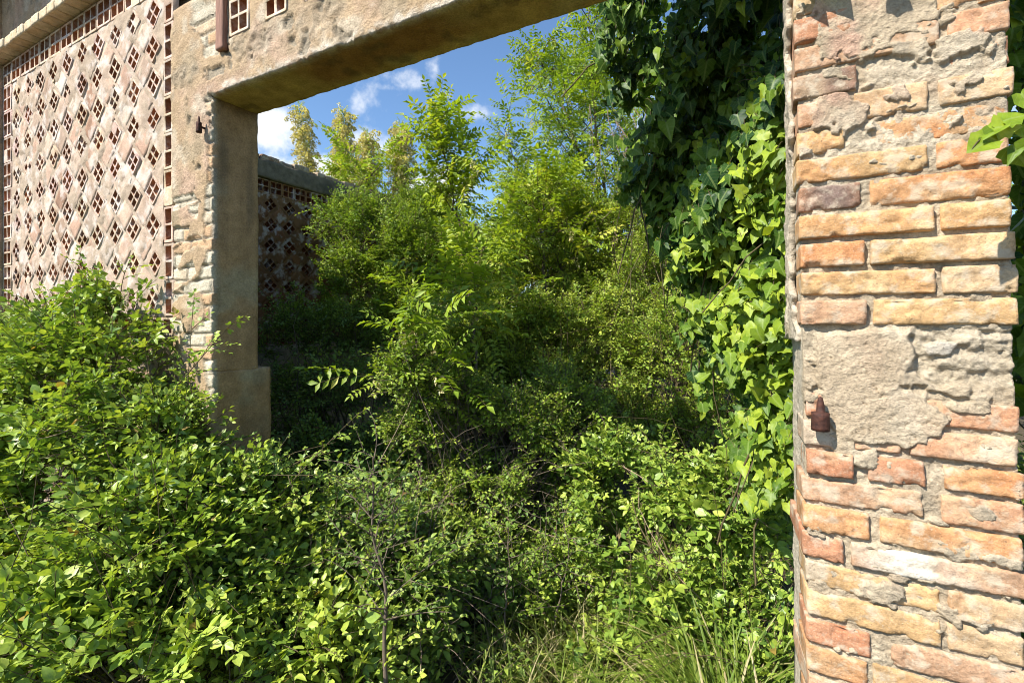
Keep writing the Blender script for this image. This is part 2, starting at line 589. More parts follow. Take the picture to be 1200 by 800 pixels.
def slab(buf, O, A, B, C, hu, hv, colour, rng, n=6, lift=-0.001, bev=0.003, drop=0.014, amp=0.003, seed=60):
    """face of a solid brick set in the lattice, rough top and worn edges"""
    O, A, B, C = map(np.asarray, (O, A, B, C))
    g = np.linspace(-1, 1, n + 1)
    U, W = np.meshgrid(g, g, indexing='ij')
    P = O + (U * (hu - bev))[..., None] * A + (W * (hv - bev))[..., None] * B
    h = lift + amp * fbm(P * 40, 3, seed)
    top = P + h[..., None] * C
    outer = O + (U * hu)[..., None] * A + (W * hv)[..., None] * B - drop * C
    idx = np.arange(U.size).reshape(U.shape)
    q = np.stack([idx[:-1, :-1], idx[1:, :-1], idx[1:, 1:], idx[:-1, 1:]], -1).reshape(-1, 4).tolist()
    border = list(idx[:-1, 0]) + list(idx[-1, :-1]) + list(idx[:0:-1, -1]) + list(idx[0, :0:-1])
    o2 = outer.reshape(-1, 3)[border]
    k, m = U.size, len(border)
    for s in range(m):
        q.append([border[s], k + s, k + (s + 1) % m, border[(s + 1) % m]])
    buf.add(np.concatenate([top.reshape(-1, 3), o2]), [np.array(q)], colour)


def lattice(name_parts, root, O, A, B, C, W, H, period, rng, frieze=0.175, left_n=2, left_w=0.17, right_n=1, right_w=0.095, soil=0.0):
    """pierced brick screen: O = lower left corner on the face plane; A right, B up, C outward"""
    O, A, B, C = map(np.asarray, (O, A, B, C))
    pan, edge, bk = Buf(), Buf(), Buf()
    P = period
    x0, x1, y0, y1 = left_w, W - right_w, 0.11, H - frieze
    s_h, s_s = P * 0.77 / 2 / math.sqrt(2), P * 0.485 / math.sqrt(2) - 0.003
    da, db = (A + B) / math.sqrt(2), (B - A) / math.sqrt(2)
    nx, ny = int((x1 - x0) / P + 0.3), int((y1 - y0) / (P * .94) + 0.3)
    Px, Py = (x1 - x0) / nx, (y1 - y0) / ny
    holes = []
    for i in range(nx):
        for j in range(ny):
            cx, cy = x0 + (i + .5) * Px + rng.normal(0, .004), y0 + (j + .5) * Py + rng.normal(0, .004)
            t = rng.normal(0, 0.04)
            a2, b2 = da * math.cos(t) + db * math.sin(t), db * math.cos(t) - da * math.sin(t)
            k = s_h * rng.uniform(0.94, 1.06)
            hollow_brick(pan, O + A * cx + B * cy + C * rng.normal(0, .002), a2, b2, C, k, k, 2, 2, rng, wall=0.0105)
            holes.append((cx, cy, k, t))
    pal = np.array([[0.48, 0.33, 0.24], [0.50, 0.375, 0.28], [0.45, 0.29, 0.205], [0.51, 0.41, 0.32], [0.47, 0.34, 0.25]])
    for i in range(nx + 1):
        for j in range(ny + 1):
            cx, cy = x0 + i * Px, y0 + j * Py
            if i in (0, nx) or j in (0, ny):
                continue
            cc = pal[rng.integers(len(pal))] * rng.uniform(0.82, 1.12)
            t = rng.normal(0, 0.03)
            a2, b2 = da * math.cos(t) + db * math.sin(t), db * math.cos(t) - da * math.sin(t)
            slab(pan, O + A * cx + B * cy, a2, b2, C, s_s * rng.uniform(.93, 1.0), s_s * rng.uniform(.93, 1.0), cc, rng, seed=61 + i)
    brown_mul = 1 - soil * np.array([.75, 1.0, 1.2])  # soil only sets an even brown darkening of every brick and joint
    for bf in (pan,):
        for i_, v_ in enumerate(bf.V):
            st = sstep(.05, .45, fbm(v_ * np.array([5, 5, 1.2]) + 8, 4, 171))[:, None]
            bf.C[i_] = bf.C[i_] * brown_mul * (1 - st * .4 * np.array([.8, .95, 1.1]))
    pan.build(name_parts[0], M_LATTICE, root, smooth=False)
    # edging of perforated blocks: frieze on top, plinth course, side strips
    n = int(round(W / frieze))
    for i in range(n):
        hollow_brick(edge, O + A * ((i + .5) * W / n) + B * (H - frieze / 2), A, B, C, W / n / 2 - .003, frieze / 2 - .004, 2, 2, rng, wall=0.013, depth=0.09)
    n = int(round(W / 0.11))
    for i in range(n):
        hollow_brick(edge, O + A * ((i + .5) * W / n) + B * 0.052, A, B, C, W / n / 2 - .003, 0.05, 1, 1, rng, wall=0.012)
    for w, cnt, cx in ((left_w, left_n, left_w / 2), (right_w, right_n, W - right_w / 2)):
        hgt = H - frieze - 0.105
        m = int(round(hgt / 0.205))
        for j in range(m):
            hollow_brick(edge, O + A * (cx + rng.normal(0, .002)) + B * (0.107 + (j + .5) * hgt / m), A, B, C, w / 2 - .004, hgt / m / 2 - .003, cnt, 2, rng, wall=0.013)
    for i_ in range(len(edge.C)):
        edge.C[i_] = edge.C[i_] * brown_mul
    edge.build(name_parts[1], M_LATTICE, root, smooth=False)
    # mortar bed between the bricks, open where a perforated brick goes through
    res = 0.0115
    gx, gy = np.linspace(0, W, int(W / res)), np.linspace(0, H, int(H / res))
    X, Y = np.meshgrid(gx, gy, indexing='ij')
    Pw = O + X[..., None] * A + Y[..., None] * B
    h = -0.0038 + 0.005 * fbm(Pw * 22, 4, 71) + 0.004 * fbm(Pw * 6, 2, 72)
    # lime smeared over the bricks in places
    h = h + 0.008 * sstep(0.05, 0.35, fbm(Pw * 8, 4, 73)) + 0.002 * sstep(0.16, 0.0, np.abs(Y - (H - frieze - 0.06))) * sstep(-.2, .2, fbm(Pw * 9, 3, 74))
    Pw = Pw + h[..., None] * C
    mx, my = (X[:-1, :-1] + X[1:, 1:]) / 2, (Y[:-1, :-1] + Y[1:, 1:]) / 2
    keep = (mx > left_w) & (mx < W - right_w) & (my > 0.105) & (my < H - frieze)
    for cx, cy, k, t in holes:
        dx, dy = mx - cx, my - cy
        th = math.pi / 4 + t
        a = np.abs(dx * math.cos(th) + dy * math.sin(th)); b = np.abs(-dx * math.sin(th) + dy * math.cos(th))
        keep &= ~((a < k - 0.007) & (b < k - 0.007))
    idx = np.arange(X.size).reshape(X.shape)
    q = np.stack([idx[:-1, :-1], idx[1:, :-1], idx[1:, 1:], idx[:-1, 1:]], -1)[keep]
    c = np.tile([0.40, 0.31, 0.225], (X.size, 1))
    c = mixa(c, [0.48, 0.36, 0.27], sstep(0, .4, fbm(Pw.reshape(-1, 3) * 5, 4, 75))) * brown_mul
    bk.add(Pw.reshape(-1, 3), [q], c)
    bk.build(name_parts[2], M_LATTICE, root)
    return holes


rng = np.random.default_rng(5)
# ---------------------------------------------------------------- the front wall
wall = empty('plastered_wall', (-3.0, 0.13, 0), 'crumbling plastered brick front wall with doorway lintel, broken edges and pierced brick screen', 'wall')
b = Buf()
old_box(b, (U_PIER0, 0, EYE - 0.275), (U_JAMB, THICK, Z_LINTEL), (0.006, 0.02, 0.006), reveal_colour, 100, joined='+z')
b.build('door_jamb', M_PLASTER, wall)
b = Buf()
old_box(b, (U_PIER0, 0, -0.1), (U_JAMB + 0.004, THICK + 0.075, EYE - 0.272), (0.008, 0.02, 0.008), reveal_colour, 110, round_r=0.012)
b.build('jamb_base', M_PLASTER, wall)
b = Buf()
old_box(b, (U_PIER0, 0, Z_LINTEL), (U_JAMB, THICK, EYE + 1.345), (0.006, 0.012, 0.007), soffit_colour, 120, joined='-x+x+z-z')
old_box(b, (U_JAMB, 0, Z_LINTEL), (0.075, THICK, EYE + 1.345), (0.007, 0.012, 0.007), soffit_colour, 120, round_r=0.010, joined='-x+z')
b.build('lintel', M_PLASTER, wall)
b = Buf()
for u0, u1 in ((U_PIER0, -2.27),):
    old_box(b, (u0, 0, EYE + 1.345), (u1, THICK, EYE + 1.52), (0.007, 0.03, 0.007), grey_colour, 130, joined='-x+z-z+x')
u = -2.262
hb = Buf()
while u < -1.6:
    hollow_brick(hb, (u + 0.076, -0.002, EYE + 1.435), (1, 0, 0), (0, 0, 1), (0, -1, 0), 0.074, 0.085, 2, 2, rng, wall=0.013, depth=0.1)
    old_box(b, (u + 0.150, 0, EYE + 1.345), (u + 0.268, THICK, EYE + 1.52), (0.008, 0.03, 0.008), grey_colour, 140, joined='-z+z')
    u += 0.27
old_box(b, (U_PIER0, 0, EYE + 1.52), (-2.0, THICK, EYE + 1.64), (0.02, 0.04, 0.02), grey_colour, 150, joined='-z-x')
old_box(b, (-0.62, 0, EYE + 1.52), (0.075, THICK, EYE + 2.0), (0.02, 0.04, 0.02), grey_colour, 151)  # unseen block added over the lintel end to shade the hanging ivy
b.build('upper_wall', M_PLASTER, wall)
hb.build('perforated_bricks', M_LATTICE, wall, smooth=False)
# the pierced brick screen beside the doorway
SCR_W, SCR_Z0, SCR_Z1, SCR_Y = U_PIER0 - U_END, EYE - 0.10, EYE + 1.97, 0.010
lattice(('lattice_screen', 'screen_edging', 'screen_mortar'), wall, (U_END, SCR_Y, SCR_Z0), (1, 0, 0), (0, 0, 1), (0, -1, 0), SCR_W, SCR_Z1 - SCR_Z0, 0.212, rng)
b = Buf()
old_box(b, (U_END, SCR_Y + 0.11, SCR_Z0), (U_PIER0, THICK, SCR_Z1), (0.1, 0.05, 0.1), grey_colour, 160, plaster_front=False)
b.build('screen_backing', M_PLASTER, wall)
b = Buf()
old_box(b, (U_END, 0.0, 0 - 0.1), (U_PIER0, THICK, SCR_Z0), (0.012, 0.05, 0.012), grey_colour, 170)
b.build('wall_base', M_PLASTER, wall)
b = Buf()
old_box(b, (U_END - 0.5, -0.045, -0.1), (U_END, THICK, TOPZ), (0.015, 0.01, 0.015), lambda p: np.tile([0.34, 0.15, 0.085], (len(p), 1)), 180)
b.build('end_pier', M_PLASTER, wall)
# projecting header course over the screen
lg = Buf()
u = U_END - 0.5
while u < U_PIER0 - 0.01:
    w = min(rng.uniform(0.118, 0.135), U_PIER0 - u)
    lo, hi = np.array([u + 0.004, -0.085 + rng.normal(0, .004), SCR_Z1 + 0.004]), np.array([u + w - 0.004, 0.06, SCR_Z1 + 0.066 + rng.normal(0, .002)])
    V, Q, _ = boxgrid(lo, hi, cells(lo, hi, 0.012))
    V2 = round_box(V, lo, hi, 0.005 * (1 + fbm(V * 30, 2, 9)))
    V2 = V2 + fbm(V * 35, 3, 8)[:, None] * 0.003
    cc = [[0.60, 0.46, 0.29], [0.62, 0.52, 0.36], [0.50, 0.30, 0.17]][rng.integers(3)]
    lg.add(V2, [Q], cc)
    u += w
lg.build('brick_ledge', M_BRICK, wall)
b = Buf()
uu = [U_END - .5, -4.55, -4.1, -3.75, -3.4, U_PIER0 - .002]
for i, top in enumerate((TOPZ + .002, EYE + 2.34, EYE + 2.16, EYE + 2.07, EYE + 2.03)):
    old_box(b, (uu[i], 0.0, SCR_Z1 + 0.003), (uu[i + 1], THICK, top), (0.012, 0.05, 0.012), grey_colour, 190, joined='-x+x-z')
b.build('rubble_top', M_PLASTER, wall)
# roof edge over the far end of the front wall, just above the picture
b = Buf()
old_box(b, (-6.4, -0.42, TOPZ), (-4.55, THICK + .1, TOPZ + 0.07), (0.05, 0.05, 0.035), lambda p: np.tile([0.3, 0.16, 0.1], (len(p), 1)), 195, plaster_front=False)
b.build('roof_eave', M_TILE, wall)
# timber stub and pintle
lo, hi = np.array([-2.345, -0.024, EYE + 1.295]), np.array([-2.282, 0.01, EYE + 2.5])
V, Q, _ = boxgrid(lo, hi, cells(lo, hi, 0.012))
V = round_box(V, lo, hi, np.full(len(V), 0.006)) + fbm(V * np.array([40, 40, 8]), 3, 31)[:, None] * 0.003
make_mesh('timber_post', V, [Q], M_TIMBER, wall)


def lathe(buf, O, prof, sides=14, axis='z'):
    prof = np.array(prof)
    th = np.arange(sides) * 2 * np.pi / sides
    r, z = prof[:, 0], prof[:, 1]
    V = np.stack([r[:, None] * np.cos(th), r[:, None] * np.sin(th), np.repeat(z[:, None], sides, 1)], -1)
    if axis == 'y':
        V = V[..., [0, 2, 1]]
    idx = np.arange(len(prof) * sides).reshape(len(prof), sides)
    q = np.stack([idx[:-1], np.roll(idx[:-1], -1, 1), np.roll(idx[1:], -1, 1), idx[1:]], -1).reshape(-1, 4)
    buf.add(V.reshape(-1, 3) + np.asarray(O), [q])


def pintle(parent, u, z, pin_h, collar, y=-0.030):
    hp = Buf()
    r = 0.0085 if collar > .045 else 0.0122
    lathe(hp, (u, y, z), [(0.001, -collar / 2), (r * 1.55, -collar / 2), (r * 1.6, -collar * .3), (r * 1.5, collar * .3), (r * 1.55, collar / 2), (r * .95, collar / 2 + .001), (r * .72, collar / 2 + .004),
                          (r * .66, pin_h * .7), (r * .4, pin_h), (.001, pin_h + .003)])
    lathe(hp, (u + 0.002, y + .005, z + collar * .1), [(0.006, 0.0), (0.0055, 0.02), (0.006, 0.06)], axis='y')
    o = hp.build('hinge_pin', M_RUST, parent)
    return o


pu, pz = on_wall(240, 152)
pintle(wall, pu, pz, 0.055, 0.05, -0.028)

# ---------------------------------------------------------------- side wall inside, running away from the doorway
side = empty('side_wall', (U_END - .1, 4.5, 0), 'shaded inner side wall with pierced brick screen, grey cap beam and broken brick top', 'wall')
SW_Y0, SW_L = THICK, 8.0
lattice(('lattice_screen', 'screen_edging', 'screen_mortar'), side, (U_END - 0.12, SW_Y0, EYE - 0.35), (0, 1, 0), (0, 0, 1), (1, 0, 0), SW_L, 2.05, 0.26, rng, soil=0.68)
b = Buf()
old_box(b, (U_END - 0.40, SW_Y0, -.1), (U_END - 0.23, SW_Y0 + SW_L, EYE + 1.70), (0.1, 0.12, 0.1), grey_colour, 200, plaster_front=False)
old_box(b, (U_END - 0.229, SW_Y0, -.1), (U_END - 0.11, SW_Y0 + SW_L, EYE - 0.352), (0.06, 0.06, 0.06), grey_colour, 201, plaster_front=False)
b.build('wall_core', M_CONCRETE, side)
b = Buf()
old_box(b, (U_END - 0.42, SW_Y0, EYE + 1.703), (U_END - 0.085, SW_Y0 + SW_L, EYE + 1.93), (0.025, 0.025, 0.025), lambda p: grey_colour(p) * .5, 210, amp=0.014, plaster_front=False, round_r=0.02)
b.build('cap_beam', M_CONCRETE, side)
b = Buf()
y = SW_Y0
while y < SW_Y0 + SW_L - 0.3:
    L = rng.uniform(0.10, 0.26)
    for xx in (0, 1):
        if rng.random() < 0.8:
            lo = np.array([U_END - 0.40 + xx * .15, y + .008, EYE + 1.925])
            hi = lo + np.array([rng.uniform(.12, .15), L - .012, rng.uniform(.03, .085)])
            V, Q, _ = boxgrid(lo, hi, cells(lo, hi, 0.02))
            V = round_box(V, lo, hi, np.full(len(V), .006)) + fbm(V * 22, 3, 33)[:, None] * 0.008
            b.add(V, [Q], np.array([[.30, .18, .11], [.36, .27, .18], [.26, .20, .15]][rng.integers(3)]))
    y += L
b.build('broken_bricks', M_BRICK, side)

# ---------------------------------------------------------------- the brick pillar
pil = empty('brick_pillar', (0.27, 0.13, 0), 'weathered orange brick pillar at right of doorway with grey mortar patch and rusty hinge pin', 'pillar')
PU0, PU1 = 0.073, 0.459
PITCH = 0.0690


def lean(V):
    """the pillar has moved: its front leans to the right towards the foot"""
    V = np.array(V, float)
    V[:, 0] += 0.019 * np.clip(EYE + .66 - V[:, 2], -.5, 2.2) * np.clip(1 - np.maximum(V[:, 1], 0) / THICK * .8, 0, 1)
    return V


Z_A = on_wall(1188, 15)[1]           # centre height of the topmost course in view, at the right edge


def course_z(k):
    return Z_A - k * PITCH - (0.018 if k >= 10 else 0) - 0


OR, YE, RD, PK, DK, PA = ([0.51, 0.275, 0.13], [0.53, 0.335, 0.16], [0.46, 0.225, 0.125], [0.50, 0.305, 0.185], [0.19, 0.13, 0.105], [0.50, 0.345, 0.20])
# (photo pixel left, right, colour, whitewash) for every course from the top down; the two courses 10-11 are the rubble gap
ROWS = {
    0: [(1112, 1186, PK, .3), (938, 1100, PK, .2)],
    1: [(937, 1003, DK, 0), (1015, 1186, RD, .2)],
    2: [(938, 992, PK, .3), (1001, 1088, PA, .3), (1101, 1186, PA, .4)],
    3: [(938, 991, YE, .2), (1022, 1186, OR, .25)],
    4: [(941, 1088, YE, 0), (1098, 1187, OR, 0)],
    5: [(935, 1010, DK, 0), (1020, 1189, OR, 0)],
    6: [(940, 1096, YE, 0), (1104, 1190, YE, 0)],
    7: [(933, 1013, OR, 0), (1021, 1191, YE, 0)],
    8: [(940, 1097, YE, .15), (1106, 1192, PA, .2)],
    9: [(942, 1015, PK, .2), (1024, 1194, YE, .1)],
    12: [(945, 1056, RD, .5), (1068, 1196, PK, .3)],
    13: [(943, 1056, PK, .5), (1066, 1197, PK, .35)],
    14: [(944, 1000, RD, .1), (1018, 1085, RD, .2), (1108, 1197, OR, .1)],
    15: [(945, 1082, PK, .1), (1104, 1198, PK, .1)],
    16: [(945, 1019, OR, .1), (1032, 1195, OR, 0)],
    17: [(945, 988, RD, .1), (998, 1200, PK, .95)],
    18: [(947, 1104, YE, .3), (1113, 1200, PA, .2)],
    19: [(948, 1103, YE, .1), (1112, 1200, PA, .1)],
    20: [(948, 1021, RD, 0), (1046, 1200, PK, .2)],
    21: [(948, 1017, OR, 0), (1024, 1200, YE, .1)],
}
pal = [OR, YE, RD, PK, PA]
bricks, brick_u = Buf(), []


def lay(u0, u1, zc, colour, white, seed, broken=0.0):
    hz = 0.0278 + rng.normal(0, 0.0012)
    y0 = rng.normal(0.0, 0.0035)
    tilt = rng.normal(0, 0.008)
    hz += 0.0012
    lo, hi = np.array([u0, y0, zc - hz]), np.array([u1, y0 + (0.118 if rng.random() < .6 else 0.24), zc + hz])
    V, Q, _ = boxgrid(lo, hi, cells(lo, hi, (0.0055, 0.014, 0.0055)))
    s = rng.uniform(0, 50)
    r = 0.0022 * (1.0 + 2.4 * np.clip(fbm(V * 24 + s, 3, seed), -.4, 1))
    P = round_box(V, lo, hi, np.maximum(r, 0.0012))
    big = fbm(V * 9 + s, 3, seed + 1)
    d = np.stack([fbm(V * 16 + s + 40, 3, seed + 2), fbm(V * 16 + s, 4, seed + 3), fbm(V * 16 + s + 80, 3, seed + 4)], 1) * np.array([.0030, .0016, .0022])
    d[:, 1] += 0.0025 * fbm(V * 70 + s, 3, seed + 5)
    chip = sstep(0.28, 0.42, fbm(V * 19 + s * 2, 3, seed + 6)) * sstep(0.014, 0.004, np.minimum(np.abs(V[:, 2] - lo[2]), np.abs(V[:, 2] - hi[2])))
    edge = np.minimum(np.minimum(V[:, 2] - lo[2], hi[2] - V[:, 2]), np.minimum(V[:, 0] - lo[0], hi[0] - V[:, 0]))
    frt = sstep(.03, .0, V[:, 1] - lo[1])
    d[:, 1] += frt * sstep(.010, 0, edge) * (.001 + .005 * np.clip(fbm(V * 55 + s, 3, seed + 9), -.2, 1))
    d[:, 1] += frt * sstep(.38, .5, fbm(V * 75 + s, 2, seed + 10)) * .004
    d[:, 1] += frt * sstep(.22, .42, fbm(V * np.array([14, 14, 26]) + s, 3, seed + 11)) * .0018
    d[:, 1] += chip * 0.010
    P = P + d
    uc = (u0 + u1) / 2
    P[:, 2] += (P[:, 0] - uc) * tilt * 0.6
    c = np.array(colour) * rng.uniform(0.9, 1.1)
    c = np.tile(c, (len(V), 1))
    c = mixa(c, np.array(colour) * np.array([1.06, .82, .72]), sstep(0.0, 0.5, big) * 0.6)
    c = mixa(c, [0.56, 0.43, 0.26], sstep(0.05, 0.5, fbm(V * 13 + s + 9, 4, seed + 7)) * 0.4)
    if colour is DK:
        c = mixa(c, [0.42, 0.22, 0.12], sstep(0.25, -0.35, np.abs(V[:, 0] - uc) / (u1 - u0) * -1 + .42 + .2 * big))
    w = sstep(1 - white * 1.25, 1.25 - white * 1.25, fbm(V * 11 + s, 4, seed + 8) * .75 + .5)
    if white > 0.8:
        w = sstep(0.0, 0.2, 0.06 - (V[:, 0] - (u0 + (u1 - u0) * .4)) ** 2 * 8 + .10 * fbm(V * 18, 4, 5) + .08)
        c = mixa(c, [0.72, 0.66, 0.56], w * .95)
    else:
        c = mixa(c, [0.47, 0.39, 0.29], w * 0.85)
    bricks.add(lean(P), [Q], c)


for k in range(-8, 34):
    zc = course_z(k)
    if k in (10, 11):
        continue
    if k in ROWS:
        for x0, x1, cc, wh in ROWS[k]:
            yrow = 372 - (zc - EYE) * 0
            ls = 0.019 * (EYE + .66 - zc)
            u0 = on_wall(x0, 0)[0] - ls if x0 > 950 else PU0 + rng.normal(0, .003)
            u1 = on_wall(x1, 0)[0] - ls if x1 < 1180 else PU1 + rng.normal(0, .004)
            lay(u0, u1, zc, cc, wh, 300 + k * 10)
    else:
        cut = PU0 + (0.125 if k % 2 else 0.255)
        lay(PU0, cut - .007, zc, pal[rng.integers(5)], rng.uniform(0, .3), 300 + k * 10)
        lay(cut + .007, PU1, zc, pal[rng.integers(5)], rng.uniform(0, .3), 305 + k * 10)
bricks.build('brickwork', M_BRICK, pil)

# mortar body: joints, smears and the big patch, one displaced surface
PATCH = [px_poly(p) for p in (
    [(946, 391), (1058, 387), (1062, 428), (1058, 444), (1048, 455), (1072, 462), (1090, 476), (1104, 492), (1090, 512), (1062, 520), (1050, 524), (1018, 516), (985, 518), (966, 512), (955, 490), (948, 440)],
)]
SMEAR = [px_poly(p) for p in (
    [(950, -10), (1090, -10), (1108, 18), (1070, 34), (1040, 48), (1000, 66), (960, 72), (946, 40)],
    [(948, 112), (992, 108), (1018, 120), (1010, 150), (992, 160), (950, 152)],
    [(1088, 44), (1150, 30), (1178, 40), (1150, 60), (1096, 72)],
    [(1108, 96), (1150, 84), (1160, 96), (1120, 112)],
    [(1026, 110), (1056, 104), (1064, 116), (1030, 124)],
    [(1108, 132), (1142, 124), (1146, 140), (1112, 146)],
    [(1090, 636), (1190, 650), (1186, 662), (1100, 650)],
    [(985, 686), (1030, 682), (1044, 696), (1010, 700)],
    [(1080, 700), (1106, 704), (1106, 730), (1082, 722)],
    [(960, 535), (1010, 530), (1012, 545), (970, 548)],
)]
RUB = px_poly([(1056, 384), (1192, 388), (1190, 452), (1092, 452), (1062, 440)])
STONE = px_poly([(1074, 404), (1096, 400), (1112, 404), (1104, 416), (1078, 420)])


def mortar_box(buf, lo, hi, res, full):
    lo, hi = np.asarray(lo, float), np.asarray(hi, float)
    V, Q, fid = boxgrid(lo, hi, cells(lo, hi, res))
    base = V.copy()
    c = np.tile(np.array([0.42, 0.335, 0.23]), (len(V), 1))
    c = mixa(c, [0.47, 0.385, 0.27], sstep(0, .45, fbm(base * 9, 4, 81)))
    c = mixa(c, [0.34, 0.28, 0.20], sstep(0.05, .45, fbm(base * 15, 4, 82)))
    dy = 0.003 * fbm(base * 20, 3, 83) + 0.005 * fbm(base * 48, 4, 84) + 0.003 * fbm(base * 110, 3, 85)
    if full:
        P = uz(base)
        front = sstep(0.03, 0.012, base[:, 1] - lo[1])
        wob = fbm(base * 25, 4, 86) * 0.018 + fbm(base * 80, 3, 87) * 0.007
        pm = np.zeros(len(V))
        for p in PATCH:
            pm = np.maximum(pm, sstep(0.004, -0.010, sdf_poly(P, p) + wob))
        sm = np.zeros(len(V))
        for p in SMEAR:
            sm = np.maximum(sm, sstep(0.004, -0.004, sdf_poly(P, p) + wob * 1.8 + 0.004))
        rb = sstep(0.004, -0.004, sdf_poly(P, RUB) + wob)
        st = sstep(0.002, -0.002, sdf_poly(P, STONE) + wob * .5)
        patch_y = -lo[1] - 0.0065 + 0.005 * fbm(base * 12, 4, 88) + 0.003 * fbm(base * 45, 3, 89)
        crack = sstep(0.011, 0.0, np.abs(fbm(base * np.array([8, 8, 13]), 3, 90) - 0.08)) * 0.006
        smear_y = -lo[1] - 0.0045 + 0.004 * fbm(base * 22, 3, 91) + 0.003 * fbm(base * 70, 3, 93)
        # smears of mortar dragged over the brick faces everywhere
        clean = sstep(EYE - .06, EYE + .0, base[:, 2]) * sstep(EYE + .37, EYE + .31, base[:, 2])
        dy = dy + .0035 * clean
        drag = sstep(0.34, 0.45, fbm(base * np.array([13, 13, 22]) + 4, 4, 191)) * (1 - rb) * (1 - .8 * clean)
        dy = dy * (1 - drag) + (-lo[1] - 0.0035 + 0.003 * fbm(base * 60, 3, 192)) * drag
        rub_y = 0.004 + 0.016 * fbm(base * np.array([26, 26, 40]), 4, 92) + .006 * fbm(base * 90, 3, 95)
        dy = dy * (1 - rb) + rub_y * rb
        dy = dy * (1 - sm) + smear_y * sm
        dy = dy * (1 - pm) + (patch_y + crack) * pm
        dy = dy * (1 - st) + (-lo[1] + .002 + .004 * fbm(base * 40, 3, 195)) * st
        pinkish = sstep(-.1, .3, fbm(base * 12, 4, 96)) * sm * (base[:, 2] > EYE + .35)
        c = mixa(c, [0.46, 0.36, 0.245], pm * .8)
        c = mixa(c, [0.50, 0.31, 0.22], pinkish * .8)
        c = mixa(c, [0.42, 0.35, 0.25], rb * (1 - pm) * .7)
        c = mixa(c, [0.37, 0.36, 0.34], st * .8)
        ru, rz = on_wall(961, 505)
        ru -= 0.019 * (EYE + .66 - rz)
        rust = sstep(.016, .002, np.abs(base[:, 0] - ru + .004 * fbm(base * 40, 3, 196))) * sstep(rz - .14, rz - .02, base[:, 2]) * (base[:, 2] < rz + .02)
        c = mixa(c, [0.27, 0.12, 0.06], rust * .6)
        c = mixa(c, [0.50, 0.42, 0.31], sstep(.1, .4, fbm(base * 7 + 2, 4, 193)) * .6)
        c = mixa(c, [0.42, 0.31, 0.21], sstep(.2, .45, fbm(base * 10 + 7, 4, 194)) * .5)
        dy = dy * front
    d = np.zeros_like(V)
    fr = sstep(0.05, 0.0, base[:, 1] - lo[1])
    d[:, 1] = dy * (fr if full else sstep(0.05, 0, base[:, 1] - lo[1]))
    side_m = sstep(0.02, 0.0, base[:, 0] - lo[0])
    d[:, 0] += side_m * (0.005 * fbm(base * 14, 4, 97) + 0.003 * fbm(base * 60, 3, 98)) * sstep(0, .03, base[:, 1] - lo[1])
    c = mixa(c, [0.56, 0.49, 0.38], side_m * sstep(0.02, 0.05, base[:, 1]) * .8)
    buf.add(lean(V + d), [Q], c)


mb = Buf()
ZT, ZB = EYE + 0.80, EYE - 0.90
mortar_box(mb, (PU0 + .005, 0.0085, ZB), (PU1 - .006, THICK, ZT), (0.0032, 0.012, 0.0032), True)
mortar_box(mb, (PU0 + .005, 0.011, -0.1), (PU1 - .006, THICK, ZB), (0.012, 0.03, 0.012), False)
mortar_box(mb, (PU0 + .005, 0.011, ZT), (PU1 - .006, THICK, TOPZ), (0.012, 0.03, 0.012), False)
mb.build('mortar', M_MORTAR, pil)
# thin render coat left on the doorway side, set back from the front edge
rc = Buf()
lo, hi = np.array([PU0 - 0.011, 0.085, EYE - .06]), np.array([PU0 + 0.004, THICK + .004, EYE + 1.10])
V, Q, _ = boxgrid(lo, hi, cells(lo, hi, (.008, .008, .008)))
fr = sstep(0.03, 0.0, V[:, 1] - lo[1]) * (V[:, 0] < PU0)
d = fbm(V * 9, 4, 99) * 0.012 + fbm(V * 45, 3, 199) * .005
P = V + np.stack([d, (0.09 * fbm(V * np.array([0, 0, 11.0]) + 3, 5, 94)) * sstep(.1, 0, V[:, 1] - lo[1]), d * 0], 1)
rc.add(lean(P), [Q], mixa(np.tile([0.55, 0.47, 0.36], (len(V), 1)), [0.42, 0.35, 0.26], sstep(0, .4, fbm(V * 9, 4, 93))))
rc.build('render_coat', M_PLASTER, pil)
pu, pz = on_wall(960, 491)
pintle(pil, pu, pz, 0.056, 0.042, -0.028)
# ================================================================== VEGETATION
SUNV = np.array([-0.55, -1.0, 1.15]); SUNV = SUNV / np.linalg.norm(SUNV)
UP = np.array([0, 0, 1.0])


def leaf_ovate(width=0.62, rows=5, fold=0.22, curl=0.18, peak=0.42, twist=0.0, wav=0.0):
    t = np.linspace(0, 1, rows)
    w = np.interp(t, [0, .12, peak, .75, .93, 1], [0.06, .55, 1.0, .62, .2, .02]) * width / 2
    V, UVv = [], []
    for i, (a, b) in enumerate(zip(t, w)):
        tw = twist * a
        for s in (-1, 0, 1):
            x, z = s * b, abs(s) * b * fold * 2 + wav * abs(s) * math.sin(i * 2.4 + s) * .05 - curl * a * a
            V.append((x * math.cos(tw), a, z + x * math.sin(tw)))
            UVv.append((0.5 + 0.5 * s * b / (width / 2), a))
    q = []
    for i in range(rows - 1):
        for k in (0, 1):
            q.append((i * 3 + k, i * 3 + k + 1, i * 3 + 4 + k, i * 3 + 3 + k))
    return np.array(V), [np.array(q)], np.array(UVv)


